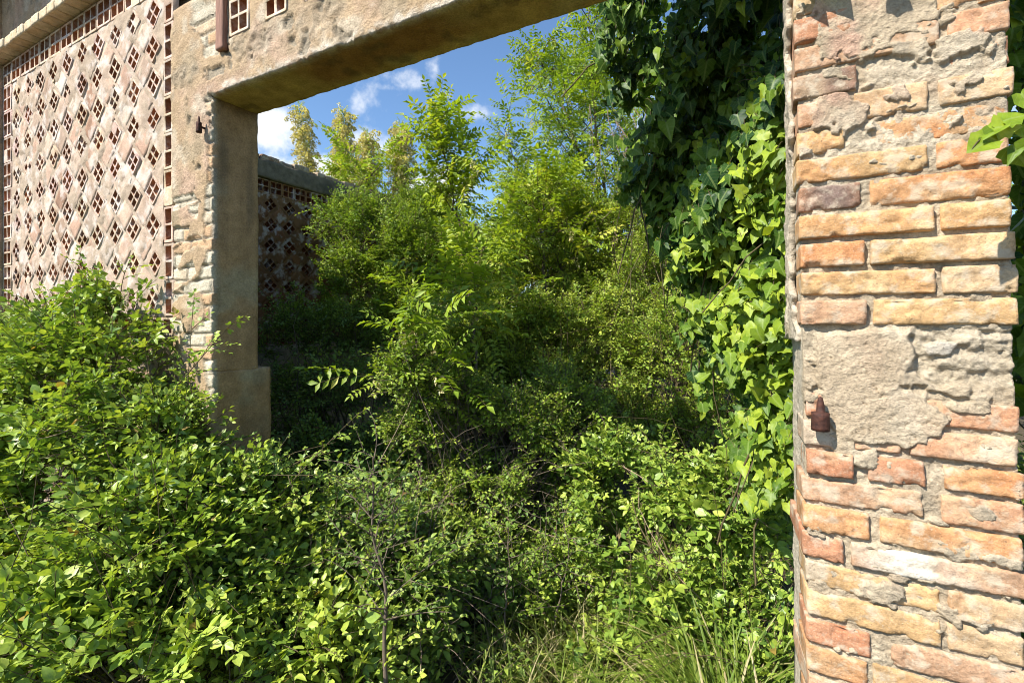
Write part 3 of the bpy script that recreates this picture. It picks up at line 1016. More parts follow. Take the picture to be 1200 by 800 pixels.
def leaf_ivy(sharp=1.0, fold=0.16, curl=0.2):
    half = [(-.10, -.10), (-.32, -.12), (-.50 * sharp, .04), (-.42, .22), (-.46 * sharp, .42), (-.24, .62)]
    o = [(0, 0)] + half + [(0, 1.05)] + [(-x, y) for x, y in half[::-1]]
    pts = [(0, .26)] + o
    V = [(x, y, abs(x) * fold * 2 + .04 * math.sin(x * 9 + y * 7) - curl * max(y, 0) ** 2 - (0.10 if abs(x) > .45 else 0)) for x, y in pts]
    n = len(o)
    tri = [(0, 1 + (i + 1) % n, 1 + i) for i in range(n)]
    return np.array(V), [np.array(tri)], np.array([(0.5 + x * .8, (y + .13) / 1.18) for x, y in pts])


def leaf_blade(rows=6, width=0.03, bend=0.5):
    t = np.linspace(0, 1, rows)
    V, U = [], []
    for a in t:
        w = width * (1 - a) ** .6 * .5 + .0008
        for s in (-1, 1):
            V.append((s * w, a - .25 * bend * a ** 3, -bend * a * a * .9))
            U.append((.5 + .5 * s, a))
    q = [(2 * i, 2 * i + 1, 2 * i + 3, 2 * i + 2) for i in range(rows - 1)]
    return np.array(V), [np.array(q)], np.array(U)


LEAVES = {
    'bramble': [leaf_ovate(.66, 5, .18, .16), leaf_ovate(.60, 5, .34, .28, twist=.3), leaf_ovate(.70, 5, .10, .05, wav=1), leaf_ovate(.58, 5, .28, -.1, twist=-.35)],
    'elm': [leaf_ovate(.6, 5, .26, .2), leaf_ovate(.55, 5, .45, .35, twist=.4), leaf_ovate(.64, 4, .15, .1)],
    'thorn': [leaf_ovate(.7, 4, .2, .2, .55), leaf_ovate(.62, 4, .4, .3, .6, twist=.4), leaf_ovate(.75, 3, .1, .1, .6)],
    'leaflet': [leaf_ovate(.46, 3, .2, .12, .5), leaf_ovate(.42, 3, .35, .2, .5)],
    'ivy': [leaf_ivy(1, .2, .25), leaf_ivy(.8, .34, .42), leaf_ivy(1.05, .10, .1), leaf_ivy(.7, .28, -.2)],
    'blade': [leaf_blade(7, .020, .7), leaf_blade(7, .017, 1.0), leaf_blade(6, .024, .35)],
    'petal': [leaf_ovate(.9, 3, .3, .4, .6)],
}


def frames(d, up, roll=None):
    """columns X across, Y along d, Z towards up"""
    y = nrm(d)
    x = nrm(np.cross(y, up))
    z = np.cross(x, y)
    R = np.stack([x, y, z], -1)
    if roll is not None:
        c, s = np.cos(roll)[:, None], np.sin(roll)[:, None]
        X, Z = x * c + z * s, z * c - x * s
        R = np.stack([X, y, Z], -1)
    return R


def leaf_mesh(pos, R, size, tint, kind, rng):
    Vs, Fs, Ts, Us, n = [], {}, [], [], 0
    tmpl = LEAVES[kind]
    pick = rng.integers(len(tmpl), size=len(pos))
    for k, (tv, tf, tu) in enumerate(tmpl):
        m = pick == k
        c = int(m.sum())
        if not c:
            continue
        sc = np.stack([size[m] * rng.uniform(.85, 1.15, c), size[m], size[m]], -1)
        V = pos[m][:, None, :] + np.einsum('nij,nkj->nki', R[m], tv[None] * sc[:, None, :])
        Vs.append(V.reshape(-1, 3))
        for f in tf:
            Fs.setdefault(f.shape[1], []).append((f[None] + (np.arange(c) * len(tv))[:, None, None] + n).reshape(-1, f.shape[1]))
        Ts.append(np.repeat(tint[m], len(tv)))
        Us.append(np.tile(tu, (c, 1)))
        n += c * len(tv)
    return np.concatenate(Vs), [np.concatenate(v) for v in Fs.values()], np.concatenate(Ts), np.concatenate(Us)


# ---- sprigs: a short twig and the leaves it carries, in its own frame (Y along, Z up)
class Sprig:
    def __init__(s, pos, R, size, tint, twig, rad):
        s.pos, s.R, s.size, s.tint, s.twig, s.rad = pos, R, size, tint, twig, rad


def twig_curve(rng, length, bow, pts=4):
    t = np.linspace(0, 1, pts)
    side = rng.normal(0, .12)
    return np.stack([side * t * t * length, t * length * (1 - .1 * abs(bow) * t), -bow * t * t * length * .5], -1)


def lerp_curve(tw, t):
    x = np.clip(t, 0, 1) * (len(tw) - 1)
    i = np.minimum(x.astype(int), len(tw) - 2)
    f = (x - i)[:, None]
    return tw[i] * (1 - f) + tw[i + 1] * f


def make_sprig(rng, length, n, leaf, bow=.3, droop=.25, splay=(.6, 1.2), tri=False, tip_tint=.25, rad=.0022, flat=.35):
    tw = twig_curve(rng, length, bow)
    t = np.linspace(.12, 1, n) + rng.normal(0, .03, n)
    base = lerp_curve(tw, t)
    out_p, out_d, out_s, out_t, out_u = [], [], [], [], []
    for i in range(n):
        side = 1 if i % 2 else -1
        a = rng.uniform(*splay) * side if i < n - 1 else rng.normal(0, .25)
        d = np.array([math.sin(a), math.cos(a), rng.normal(.1, .25) - droop])
        s = leaf * rng.uniform(.7, 1.15) * (1 - .35 * max(0, t[i] - .6) / .4)
        p = base[i] + nrm(d) * s * .18
        up = np.array([rng.normal(0, flat), rng.normal(0, flat), 1])
        tt = tip_tint * max(0, t[i] - .55) / .45
        if tri:
            for da, k in ((0, 1.0), (1.05, .8), (-1.05, .8)):
                dd = np.array([math.sin(a + da), math.cos(a + da), d[2] + rng.normal(0, .15)])
                out_p.append(p + nrm(dd) * s * .1); out_d.append(dd); out_s.append(s * k); out_t.append(tt)
                out_u.append(up + rng.normal(0, .2, 3))
        else:
            out_p.append(p); out_d.append(d); out_s.append(s); out_t.append(tt); out_u.append(up)
    return Sprig(np.array(out_p), frames(np.array(out_d), np.array(out_u)), np.array(out_s), np.array(out_t), tw, np.linspace(rad, rad * .4, len(tw)))


def make_pinnate(rng, length=.17, pairs=7, leaf=.034):
    """one compound leaf: leaflets in pairs along a bowed stalk"""
    tw = twig_curve(rng, length, rng.uniform(.2, .6))
    t = np.linspace(.18, .96, pairs)
    b = lerp_curve(tw, t)
    P, Dd, S, U = [], [], [], []
    for i in range(pairs):
        for s in (-1, 1):
            a = s * rng.uniform(1.05, 1.35)
            P.append(b[i]); Dd.append((math.sin(a), math.cos(a), rng.normal(-.12, .12)))
            S.append(leaf * rng.uniform(.85, 1.1) * (1 - .3 * abs(t[i] - .5))); U.append((rng.normal(0, .2), rng.normal(0, .2), 1))
    P.append(tw[-1]); Dd.append((0, 1, -.25)); S.append(leaf); U.append((0, 0, 1))
    return Sprig(np.array(P), frames(np.array(Dd), np.array(U)), np.array(S), np.zeros(len(P)), tw, np.full(4, .0011))


def make_raceme(rng, length=.13, n=26):
    """drooping cluster of pea flowers, along Y"""
    t = np.sort(rng.uniform(.15, 1, n))
    a = rng.uniform(0, 2 * np.pi, n)
    tw = np.stack([np.zeros(4), np.linspace(0, length, 4), np.zeros(4)], -1)
    r = .006 + .012 * np.sin(np.pi * t ** .7)
    P = np.stack([np.cos(a) * r, t * length, np.sin(a) * r], -1)
    Dd = np.stack([np.cos(a), rng.normal(.2, .4, n), np.sin(a)], -1)
    return Sprig(P - nrm(Dd) * .006, frames(Dd, np.tile([0.1, 1, .2], (n, 1))), rng.uniform(.015, .024, n), rng.normal(0, .2, n), tw, np.full(4, .0012))


rs = np.random.default_rng(77)
SPRIGS = {
    'bramble': [make_sprig(rs, rs.uniform(.12, .24), int(rs.integers(4, 7)), .052, rs.uniform(.1, .6), .25, tri=(k % 3 != 2)) for k in range(9)],
    'broad': [make_sprig(rs, rs.uniform(.16, .26), int(rs.integers(3, 6)), .066, rs.uniform(.1, .5), .3, tri=True) for k in range(6)],
    'elm': [make_sprig(rs, rs.uniform(.12, .24), int(rs.integers(7, 11)), .040, rs.uniform(0, .4), .2, tip_tint=.3) for k in range(8)],
    'thorn': [make_sprig(rs, rs.uniform(.09, .2), int(rs.integers(9, 15)), .027, rs.uniform(-.1, .5), .1, (.4, 1.4), flat=.5) for k in range(9)],
    'fine': [make_sprig(rs, rs.uniform(.12, .24), int(rs.integers(11, 17)), .030, rs.uniform(0, .6), .1, (.4, 1.4), flat=.5) for k in range(9)],
    'pinnate': [make_pinnate(rs, rs.uniform(.13, .19), int(rs.integers(5, 8)), rs.uniform(.040, .05)) for k in range(7)],
    'raceme': [make_raceme(rs, rs.uniform(.09, .14)) for k in range(4)],
}


def spread_sprigs(kind, pos, d, rng, scale=1.0, upbias=None, rollsd=.4):
    """-> leaf pos, R, size, tip tint, index of sprig; twigs (N,4,3), radii"""
    S = SPRIGS[kind]
    pick = rng.integers(len(S), size=len(pos))
    sc = scale * rng.uniform(.58, 1.28, len(pos))
    R = frames(d, UP + rng.normal(0, .3, (len(pos), 3)), rng.normal(0, rollsd, len(pos)))
    LP, LR, LS, LT, LI, TW, TR = [], [], [], [], [], [], []
    for k, sp in enumerate(S):
        m = np.nonzero(pick == k)[0]
        if not len(m):
            continue
        r = R[m]
        LP.append((pos[m][:, None, :] + np.einsum('nij,kj->nki', r, sp.pos) * sc[m][:, None, None]).reshape(-1, 3))
        LR.append(np.einsum('nij,kjl->nkil', r, sp.R).reshape(-1, 3, 3))
        LS.append((sp.size[None] * sc[m][:, None]).ravel())
        LT.append(np.tile(sp.tint, len(m)))
        LI.append(np.repeat(m, len(sp.size)))
        TW.append(pos[m][:, None, :] + np.einsum('nij,kj->nki', r, sp.twig) * sc[m][:, None, None])
        TR.append(np.tile(sp.rad, (len(m), 1)))
    return [np.concatenate(x) for x in (LP, LR, LS, LT, LI, TW, TR)]


def to_light(R, k, rng, jit=.35, L=None):
    """turn leaf faces towards the light, keeping the direction they point in"""
    n = R[:, :, 2]
    n = np.where(n[:, 2:3] < -0.1, -n, n)
    L = nrm(SUNV * .75 + UP * .5) if L is None else nrm(L)
    n2 = nrm(n + k * L + rng.normal(0, jit, n.shape))
    return frames(R[:, :, 1], n2)


def clear_of_walls(P, m=0.0):
    """False inside masonry, too near the eye or underground"""
    x, y, z = P[:, 0], P[:, 1], P[:, 2]
    bad = (x < U_JAMB + .01 + m) & (y > -.012 - m) & (y < THICK + .01 + m) & (z < 5)
    bad |= (x < U_JAMB + .02) & (y > -.012) & (y < THICK + .09) & (z < EYE - .26)
    bad |= (x > PU0 - .02 - m) & (x < PU1 + .02 + m) & (y > -.02 - m) & (y < THICK + .02 + m)
    bad |= (x < .1) & (y > -.02) & (y < THICK + .02) & (z > Z_LINTEL - .02)
    bad |= (x < U_END - .08) & (x > U_END - .45) & (y > 0) & (z < EYE + 2)
    bad |= z < .01
    d = P - np.array([0, -DIST, EYE])
    bad |= (d * d).sum(1) < .5 ** 2
    return ~bad


def arcs(p0, p1, rng, sag=.12, pts=7, lift=.15):
    """woody stems from p0 to p1, rising first then leaning out"""
    t = np.linspace(0, 1, pts)[None, :, None]
    L = np.linalg.norm(p1 - p0, axis=1)[:, None, None]
    mid = (p0 + p1)[:, None, :] / 2 + np.concatenate([rng.normal(0, sag, (len(p0), 1, 2)), np.full((len(p0), 1, 1), lift)], -1) * L
    P = (1 - t) ** 2 * p0[:, None] + 2 * t * (1 - t) * mid + t ** 2 * p1[:, None]
    P[:, 1:-1] += rng.normal(0, .012, P[:, 1:-1].shape) * L
    return P


class Plant:
    """one plant: an Empty at its foot with a leaf mesh, a stem mesh and maybe flowers under it"""
    def __init__(s, name, label, cat, foot, group=None, seed=0):
        s.root = empty(name, foot, label, cat, group)
        s.foot = np.array(foot, float)
        s.rng = np.random.default_rng(seed)
        s.L = {}
        s.T = {}

    def leaves(s, part, kind, P, R, S, T):
        m = clear_of_walls(P, 0.0)
        s.L.setdefault((part, kind), []).append((P[m], R[m], S[m], T[m]))

    def tube(s, P, R, sides=5, part='stems'):
        V, q = tubes(P, R, sides)
        s.T.setdefault(part, []).append((V, q))

    def sprigs(s, kind, leafkind, pos, d, scale=1.0, tint=.5, tsd=.16, light=.8, twig=True, part='leaves', jit=.3, rollsd=.4, L=None):
        if not len(pos):
            return
        P, R, S, T, I, TW, TR = spread_sprigs(kind, pos, d, s.rng, scale, rollsd=rollsd)
        own = s.rng.normal(tint, tsd * .8, len(pos))
        T = np.clip(own[I] + T + s.rng.normal(0, tsd * .6, len(I)), 0, .97)
        rare = s.rng.random(len(I)) < .004
        T[rare] = 1.0
        s.leaves(part, leafkind, P, to_light(R, light, s.rng, jit, L), S, T)
        if twig:
            ok = clear_of_walls(TW[:, 0], .0)
            s.tube(TW[ok], TR[ok], 3)

    def finish(s, mats, stem_mat):
        for (part, kind), L in s.L.items():
            P, R, S, T = (np.concatenate([l[i] for l in L]) for i in range(4))
            if len(P):
                V, F, T2, U = leaf_mesh(P, R, S, T, kind, s.rng)
                make_mesh({'flower_raceme_mass': 'blossom'}.get(part, part.split('#')[0]), V, F, mats[kind], s.root, tint=T2, uv=U)
        for part, L in s.T.items():
            V, Q, k = [], [], 0
            for v, q in L:
                V.append(v); Q.append(q + k); k += len(v)
            make_mesh(part, np.concatenate(V), [np.concatenate(Q)], M_DRY if part == 'dead_canes' else stem_mat if part in ('stems', 'vines', 'ivy_stems') else M_BARK, s.root)
        return s.root


MATS = {'bramble': M_BRAMBLE, 'elm': M_ELM, 'thorn': M_THORN, 'leaflet': M_LOCUST, 'ivy': M_IVY, 'blade': M_GRASS, 'petal': M_FLOWER}


def blob_points(rng, blobs, n, shell=.22, lump=.3, freq=3.0, low=-.35, seed=0, gap=-.32, face=None):
    """points in the lumpy outer shell of a set of ellipsoids and the outward direction at each"""
    C = np.array([b[0] for b in blobs], float)
    A = np.array([b[1] if hasattr(b[1], '__len__') else (b[1],) * 3 for b in blobs], float)
    wgt = (A[:, 0] * A[:, 1] + A[:, 0] * A[:, 2] + A[:, 1] * A[:, 2])
    k = rng.choice(len(C), size=n * 3, p=wgt / wgt.sum())
    d = nrm(rng.normal(0, 1, (n * 3, 3)))
    ok = d[:, 2] > low
    f = 1 - np.abs(rng.normal(0, shell, n * 3)) + lump * fbm(d * freq + C[k] * 3, 3, seed)
    P = C[k] + d * A[k] * f[:, None]
    nv = nrm(d / A[k])
    for j in range(len(C)):          # drop what lies deep inside a neighbouring lump
        q = np.linalg.norm((P - C[j]) / A[j], axis=1)
        ok &= ~((q < .62) & (k != j))
    ok &= fbm(P * 4.5, 3, seed + 3) > gap
    ok &= P[:, 2] > .03
    if face is not None:
        ok &= (nv @ np.asarray(face)) > -.35
    i = np.nonzero(ok)[0][:n]
    return P[i], nv[i]


TO_EYE_SUN = nrm(np.array([0.05, -1.0, .55]))


def shrub(name, label, cat, foot, blobs, n, sprig, kind, scale=1.0, tint=.5, seed=0, group=None, stem_mat=None, stems=40, shoots=0, shoot_len=.4,
          shell=.22, lump=.3, gap=-.3, light=.8, low=-.35, tsd=.16, upd=.35, stem_r=.006, wall=False, freq=3.0, dry=0):
    p = Plant(name, label, cat, foot, group, seed)
    rng = p.rng
    P, nv = blob_points(rng, blobs, n, shell, lump, freq, low, seed, gap)
    m = clear_of_walls(P, .02)
    P, nv = P[m], nv[m]
    d = nrm(nv * .7 + UP * upd + rng.normal(0, .42, P.shape))
    p.sprigs(sprig, kind, P - d * .08, d, scale, tint, tsd, light)
    # woody stems from the foot to the shell
    if stems:
        i = rng.choice(len(P), size=min(stems, len(P)), replace=False)
        p0 = p.foot + np.concatenate([rng.normal(0, .12, (len(i), 2)), np.zeros((len(i), 1))], 1)
        A = arcs(p0, P[i], rng)
        ok = np.array([clear_of_walls(a[1:], .0).all() for a in A])
        if ok.any():
            A = A[ok]
            p.tube(A, np.linspace(stem_r, stem_r * .3, A.shape[1])[None] * rng.uniform(.6, 1.4, (len(A), 1)), 5)
            j = rng.choice(len(A), size=min(len(A) * 2, 120))
            q0 = A[j, rng.integers(3, 6, len(j))]
            q1 = q0 + rng.normal(0, .22, q0.shape) + UP * .08
            p.tube(arcs(q0, q1, rng, .1, 4), np.linspace(stem_r * .4, stem_r * .15, 4)[None] * np.ones((len(j), 1)), 4)
    if dry:      # dead canes caught in the mass
        i = rng.integers(len(P), size=dry)
        q0 = P[i] - nv[i] * .04
        q1 = q0 + rng.normal(0, .2, q0.shape) + nv[i] * .06
        p.tube(arcs(q0, q1, rng, .15, 6, .02), np.linspace(.0022, .001, 6)[None] * rng.uniform(.6, 1.5, (dry, 1)), 4, 'dead_canes')
    # long arching shoots standing clear of the mass
    if shoots:
        top = np.nonzero((nv[:, 2] > .1))[0]
        i = rng.choice(top, size=min(shoots, len(top)), replace=False)
        for k in i:
            add_shoot(p, P[k] - nv[k] * .1, nrm(nv[k] * .45 + UP * .75 + rng.normal(0, .35, 3)), shoot_len * rng.uniform(.6, 1.3), sprig, kind, scale * .85, tint + .12, light)
    return p.finish(MATS, stem_mat or M_TWIG)


def add_shoot(p, p0, d, L, sprig, kind, scale, tint, light=.8, r=.0032, step=.055, droop=.5, bare=.25):
    rng = p.rng
    t = np.linspace(0, 1, 8)[:, None]
    side = rng.normal(0, .15, 3)
    C = p0 + d * t * L + side * t ** 2 * L * .6 - UP * droop * t ** 2.4 * L * .4
    if not clear_of_walls(C, .01).all():
        return
    p.tube(C[None], np.linspace(r, r * .35, 8)[None], 5)
    n = max(3, int(L / step))
    tt = np.linspace(bare, 1, n)
    Q = lerp_curve(C, tt)
    T = nrm(np.gradient(Q, axis=0))
    s = np.where(np.arange(n) % 2, 1, -1)[:, None]
    sd = nrm(np.cross(T, UP + rng.normal(0, .3, (n, 3)))) * s
    dd = nrm(T * .6 + sd * .8 + rng.normal(0, .2, (n, 3)))
    dd[-1] = T[-1]
    p.sprigs(sprig, kind, Q, dd, scale * .62, tint, .14, light)


F0 = np.array([1, 1, 0])
# ---------------------------------------------------------------- front, left: brambles against the screen
def B(px, py, d, r, k=1.0):
    return (at(px, py, d * k), tuple(v * k for v in r))


shrub('bramble_bush', 'broad bramble mound heaped against the pierced brick screen', 'bramble', (-3.6, -.45, 0),
      [B(30, 455, 2.75, (.6, .4, .42)), B(120, 430, 2.55, (.5, .38, .40)), B(140, 405, 2.65, (.24, .2, .34)), B(40, 570, 2.3, (.55, .45, .45)), B(130, 540, 2.25, (.46, .42, .42)), B(-60, 460, 3.0, (.5, .4, .5)), B(-70, 600, 2.4, (.5, .5, .5)),
       B(100, 700, 2.2, (.7, .5, .5))],
      5000, 'bramble', 'bramble', .86, .6, 1, shoots=34, shoot_len=.42, stems=80, light=.75, gap=-.08, dry=70)
shrub('bramble_bush', 'bramble with arching shoots reaching in front of the jamb base', 'bramble', (-2.1, -.35, 0),
      [B(190, 520, 2.15, (.26, .25, .28)), B(222, 625, 1.95, (.30, .28, .26)), B(170, 640, 1.9, (.42, .34, .36)), B(290, 645, 2.05, (.24, .2, .2)), B(298, 580, 2.12, (.17, .17, .17)), B(265, 710, 1.9, (.3, .28, .26))],
      2200, 'bramble', 'bramble', .82, .6, 2, shoots=16, shoot_len=.38, stems=50, light=.75, gap=-.25)
shrub('bramble_bush', 'nearest low bramble with large pale leaves at lower left corner', 'bramble', (-1.5, -.55, 0),
      [B(60, 760, 1.65, (.42, .32, .30)), B(170, 770, 1.6, (.36, .3, .28)), B(-40, 720, 1.8, (.4, .35, .35)), B(260, 790, 1.65, (.3, .28, .25))],
      1300, 'broad', 'bramble', .76, .7, 3, shoots=8, shoot_len=.3, stems=40, light=.75, gap=-.25)
# a few canes reaching over the jamb
p = Plant('bramble_bush', 'few long bramble canes leaning across the foot of the shaded jamb', 'bramble', (-2.0, -.25, 0), seed=4)
for a, b_, L_ in ((at(190, 470, 2.15), at(262, 398, 2.0), 1), (at(215, 520, 2.1), at(225, 385, 2.15), 1), (at(300, 610, 2.05), at(412, 490, 2.1), 1), (at(230, 560, 2.05), at(372, 555, 2.0), 1)):
    add_shoot(p, a, nrm(b_ - a), np.linalg.norm(b_ - a) * 1.1, 'bramble', 'bramble', .9, .66, .6, .0035, .06, .35)
p.finish(MATS, M_TWIG)

# ---------------------------------------------------------------- saplings in the doorway
def sapling(label, foot, tip, seed, n_br=16, br=.3, leaf='elm', scale=.9, tint=.42, r=.009, name='elm_sapling', group=None, start=.3, mat=None, lean=.06):
    p = Plant(name, label, 'sapling', foot, group, seed)
    rng = p.rng
    t = np.linspace(0, 1, 14)[:, None]
    tip = np.asarray(tip, float); foot = np.asarray(foot, float)
    C = foot + (tip - foot) * t + np.cumsum(rng.normal(0, .006, (14, 3)), 0) * np.array([1, 1, .2]) * np.sin(np.pi * t) * 1.5
    H = np.linalg.norm(tip - foot)
    p.tube(C[None], np.linspace(r, r * .25, 14)[None], 7)
    tt = np.linspace(start, .97, n_br) + rng.normal(0, .015, n_br)
    Q = lerp_curve(C, tt)
    for i in range(n_br):
        a = i * 2.4 + rng.normal(0, .4)
        d = nrm(np.array([math.cos(a), math.sin(a), rng.uniform(.5, 1.0)]))
        add_shoot(p, Q[i], d, br * rng.uniform(.6, 1.2) * (1.15 - .7 * (tt[i] - start) / (1 - start)), leaf, 'elm', scale, tint, .55, r * .3, .05, .1, .12)
    add_shoot(p, lerp_curve(C, np.array([.85]))[0], nrm(tip - foot), .16 * H, leaf, 'elm', scale, tint + .15, .5, r * .25, .04, 0, .1)
    return p.finish({**MATS, 'elm': mat or M_ELM}, M_BARK)


sapling('straight elm sapling with bare grey stem, tallest in front of the doorway', at(453, 840, 1.62), at(437, 535, 1.62), 11, 20, .24, scale=.85, tint=.5, start=.34)
sapling('young elm with two reddish tips, right of the straight sapling', at(590, 740, 2.15), at(596, 592, 2.2), 12, 9, .18, tint=.5, r=.005)
sapling('thin elm whip close to the reddish-tipped one, its right neighbour', at(650, 730, 2.2), at(655, 600, 2.25), 13, 8, .16, tint=.5, r=.0045)
shrub('elm_thicket', 'low leafy elm regrowth around the foot of the straight sapling', 'shrub', at(430, 830, 2.0) * np.array([1, 1, 0]),
      [B(400, 650, 2.25, (.26, .22, .28)), B(470, 670, 2.2, (.30, .24, .30)), B(370, 710, 2.05, (.28, .24, .28)), B(450, 770, 2.05, (.34, .24, .24)), B(540, 710, 2.25, (.28, .25, .26)), B(540, 790, 2.1, (.3, .28, .25))],
      2300, 'elm', 'elm', 1.05, .6, 14, stems=60, shoots=34, shoot_len=.34, light=.65, gap=-.1, dry=40, stem_mat=M_BARK)
shrub('hazel_seedling', 'yellow-green seedlings crowding the left foot of the straight sapling', 'seedling', at(350, 800, 2.0) * np.array([1, 1, 0]),
      [B(330, 640, 2.2, (.24, .2, .2)), B(300, 700, 1.9, (.25, .2, .2)), B(350, 760, 1.75, (.25, .2, .2)), B(390, 800, 1.7, (.22, .2, .14))], 700, 'bramble', 'bramble', .95, .82, 15, stems=24, shoots=10, shoot_len=.25, light=.8)

# ---------------------------------------------------------------- doorway, right: brambles, nettles and grass by the pillar
shrub('bramble_bush', 'bramble with wide bright leaves between the doorway and the pillar foot', 'bramble', at(800, 800, 2.3) * np.array([1, 1, 0]),
      [B(790, 610, 2.45, (.30, .28, .28)), B(860, 600, 2.25, (.25, .25, .28)), B(880, 540, 2.4, (.22, .22, .24)), B(740, 640, 2.5, (.28, .28, .24)), B(800, 690, 2.2, (.32, .26, .24)), B(720, 560, 2.8, (.3, .3, .25))],
      950, 'broad', 'bramble', .78, .62, 21, stems=24, shoots=20, shoot_len=.42, light=.75, gap=-.05, dry=40)
shrub('bramble_seedling', 'small bramble among the grass blades at the foot of the pillar', 'seedling', at(890, 850, 1.9) * F0,
      [B(885, 700, 2.0, (.13, .13, .14)), B(850, 750, 1.95, (.13, .13, .12)), B(905, 780, 1.8, (.1, .1, .12))], 150, 'bramble', 'bramble', .8, .62, 25, stems=20, shoots=6, shoot_len=.22, light=.8)
shrub('bramble_seedling', 'pale young bramble low in the grass before the wide bramble', 'bramble', at(740, 850, 2.0) * np.array([1, 1, 0]),
      [B(740, 765, 2.05, (.17, .15, .14)), B(790, 740, 2.1, (.15, .15, .12)), B(700, 790, 2.0, (.15, .15, .1))], 130, 'broad', 'bramble', .72, .7, 22, stems=20, shoots=4, shoot_len=.2, light=.8)
shrub('hawthorn_shrub', 'sunlit hawthorn with tiny pale leaves just inside the doorway', 'shrub', at(560, 560, 2.9) * F0,
      [B(490, 500, 2.75, (.20, .2, .22)), B(550, 490, 2.9, (.24, .24, .26)), B(615, 510, 2.95, (.26, .24, .26)), B(655, 470, 3.1, (.22, .22, .24)), B(560, 560, 2.75, (.3, .24, .24)), B(475, 440, 2.65, (.15, .15, .22)), B(525, 460, 2.75, (.18, .18, .2)), B(595, 495, 2.9, (.22, .2, .2)), B(650, 490, 3.05, (.2, .2, .2)), B(705, 500, 3.1, (.22, .2, .2))],
      3600, 'thorn', 'thorn', .95, .64, 24, stems=90, shoots=30, shoot_len=.2, light=.7, gap=-.1, stem_mat=M_BARK, lump=.45, freq=4)
shrub('blackthorn_shrub', 'low tangled small-leaved blackthorn in the middle of the doorway', 'shrub', at(640, 800, 2.7) * np.array([1, 1, 0]),
      [B(620, 600, 3.0, (.34, .3, .3)), B(690, 620, 2.8, (.34, .3, .28)), B(640, 680, 2.6, (.36, .3, .28)), B(570, 640, 2.8, (.3, .3, .3)), B(700, 710, 2.5, (.3, .28, .22)), B(545, 655, 2.45, (.24, .22, .24)), B(600, 700, 2.3, (.24, .22, .2))],
      2600, 'thorn', 'thorn', 1.1, .62, 23, stems=130, shoots=26, shoot_len=.3, light=.6, gap=-.08, dry=60, stem_mat=M_BARK)


def grass(name, label, n, cx, cy, sx, sy, length, seed, tint=.5):
    rng = np.random.default_rng(seed)
    k = n // 14
    tx, ty = rng.normal(cx, sx, k), rng.normal(cy, sy, k)
    i = rng.integers(k, size=n)
    P = np.stack([tx[i] + rng.normal(0, .035, n), ty[i] + rng.normal(0, .035, n), np.zeros(n)], -1)
    a = rng.uniform(0, 2 * np.pi, n)
    d = np.stack([np.cos(a) * .35, np.sin(a) * .35, np.ones(n)], -1) + rng.normal(0, .12, (n, 3))
    up = np.stack([-np.cos(a), -np.sin(a), np.full(n, .4)], -1)
    ok = clear_of_walls(P + np.array([0, 0, .05]), .02)
    R = frames(d, up)
    S = length * rng.uniform(.5, 1.25, n)
    T = np.clip(rng.normal(tint, .17, n) + np.where(rng.random(n) < .08, .5, 0), 0, 1)
    V, F, T2, U = leaf_mesh(P[ok], R[ok], S[ok], T[ok], 'blade', rng)
    o = make_mesh(name, V, F, M_GRASS, None, tint=T2, uv=U)
    tag(o, label, None, None, 'stuff')


grass('grass', 'long bright grass at the foot of the pillar', 1300, -.05, .42, .08, .24, .52, 31, .6)
grass('grass', 'thin dry and green grass on the doorway floor', 3200, -.70, .9, .35, .4, .32, 32, .78)
grass('grass', 'sunlit grass beyond the pillar', 6000, 1.9, 2.6, .9, 1.2, .5, 33, .6)

# ---------------------------------------------------------------- inside: shrubs filling the roofless room
F0 = np.array([1, 1, 0])
shrub('hawthorn_shrub', 'dense small-leaved hawthorn in the centre of the roofless room', 'shrub', at(640, 600, 4.7) * F0,
      [B(600, 470, 4.9, (.6, .45, .55)), B(690, 480, 4.4, (.55, .45, .5)), B(650, 520, 4.3, (.55, .4, .4)), B(540, 490, 4.9, (.5, .45, .5)), B(730, 420, 4.5, (.55, .45, .5)), B(640, 430, 5.0, (.55, .45, .5))],
      5200, 'thorn', 'thorn', 1.2, .7, 41, stems=90, shoots=60, shoot_len=.35, light=.6, gap=.02, lump=.42, freq=4)
shrub('hawthorn_shrub', 'fine-leaved hawthorn behind the ivy beside the pillar', 'shrub', at(800, 560, 3.2) * F0,
      [B(790, 430, 3.6, (.5, .4, .48)), B(850, 480, 3.2, (.38, .36, .42)), B(755, 500, 3.5, (.42, .36, .38)), B(830, 380, 3.8, (.48, .4, .45)), B(800, 540, 3.2, (.4, .36, .36)), B(770, 340, 4.3, (.5, .45, .5)), B(810, 280, 4.4, (.5, .45, .5)), B(770, 250, 4.9, (.5, .45, .5))],
      5600, 'thorn', 'thorn', 1.05, .7, 42, stems=80, shoots=40, shoot_len=.28, light=.6, gap=-.2, lump=.4, freq=4)
shrub('hawthorn_shrub', 'bright hawthorn filling the middle of the room around the bare locust stem', 'shrub', at(620, 560, 4.1) * F0,
      [B(560, 410, 4.2, (.34, .3, .34)), B(625, 395, 4.2, (.36, .3, .36)), B(685, 385, 4.05, (.36, .3, .36)), B(730, 420, 3.9, (.34, .3, .34)), B(600, 450, 4.0, (.36, .3, .34)), B(670, 455, 3.8, (.36, .3, .34)), B(505, 410, 4.6, (.36, .3, .36)), B(540, 465, 4.1, (.3, .3, .3))],
      6000, 'thorn', 'thorn', 1.15, .78, 47, stems=80, shoots=70, shoot_len=.4, light=.65, gap=-.06, lump=.45, freq=4)
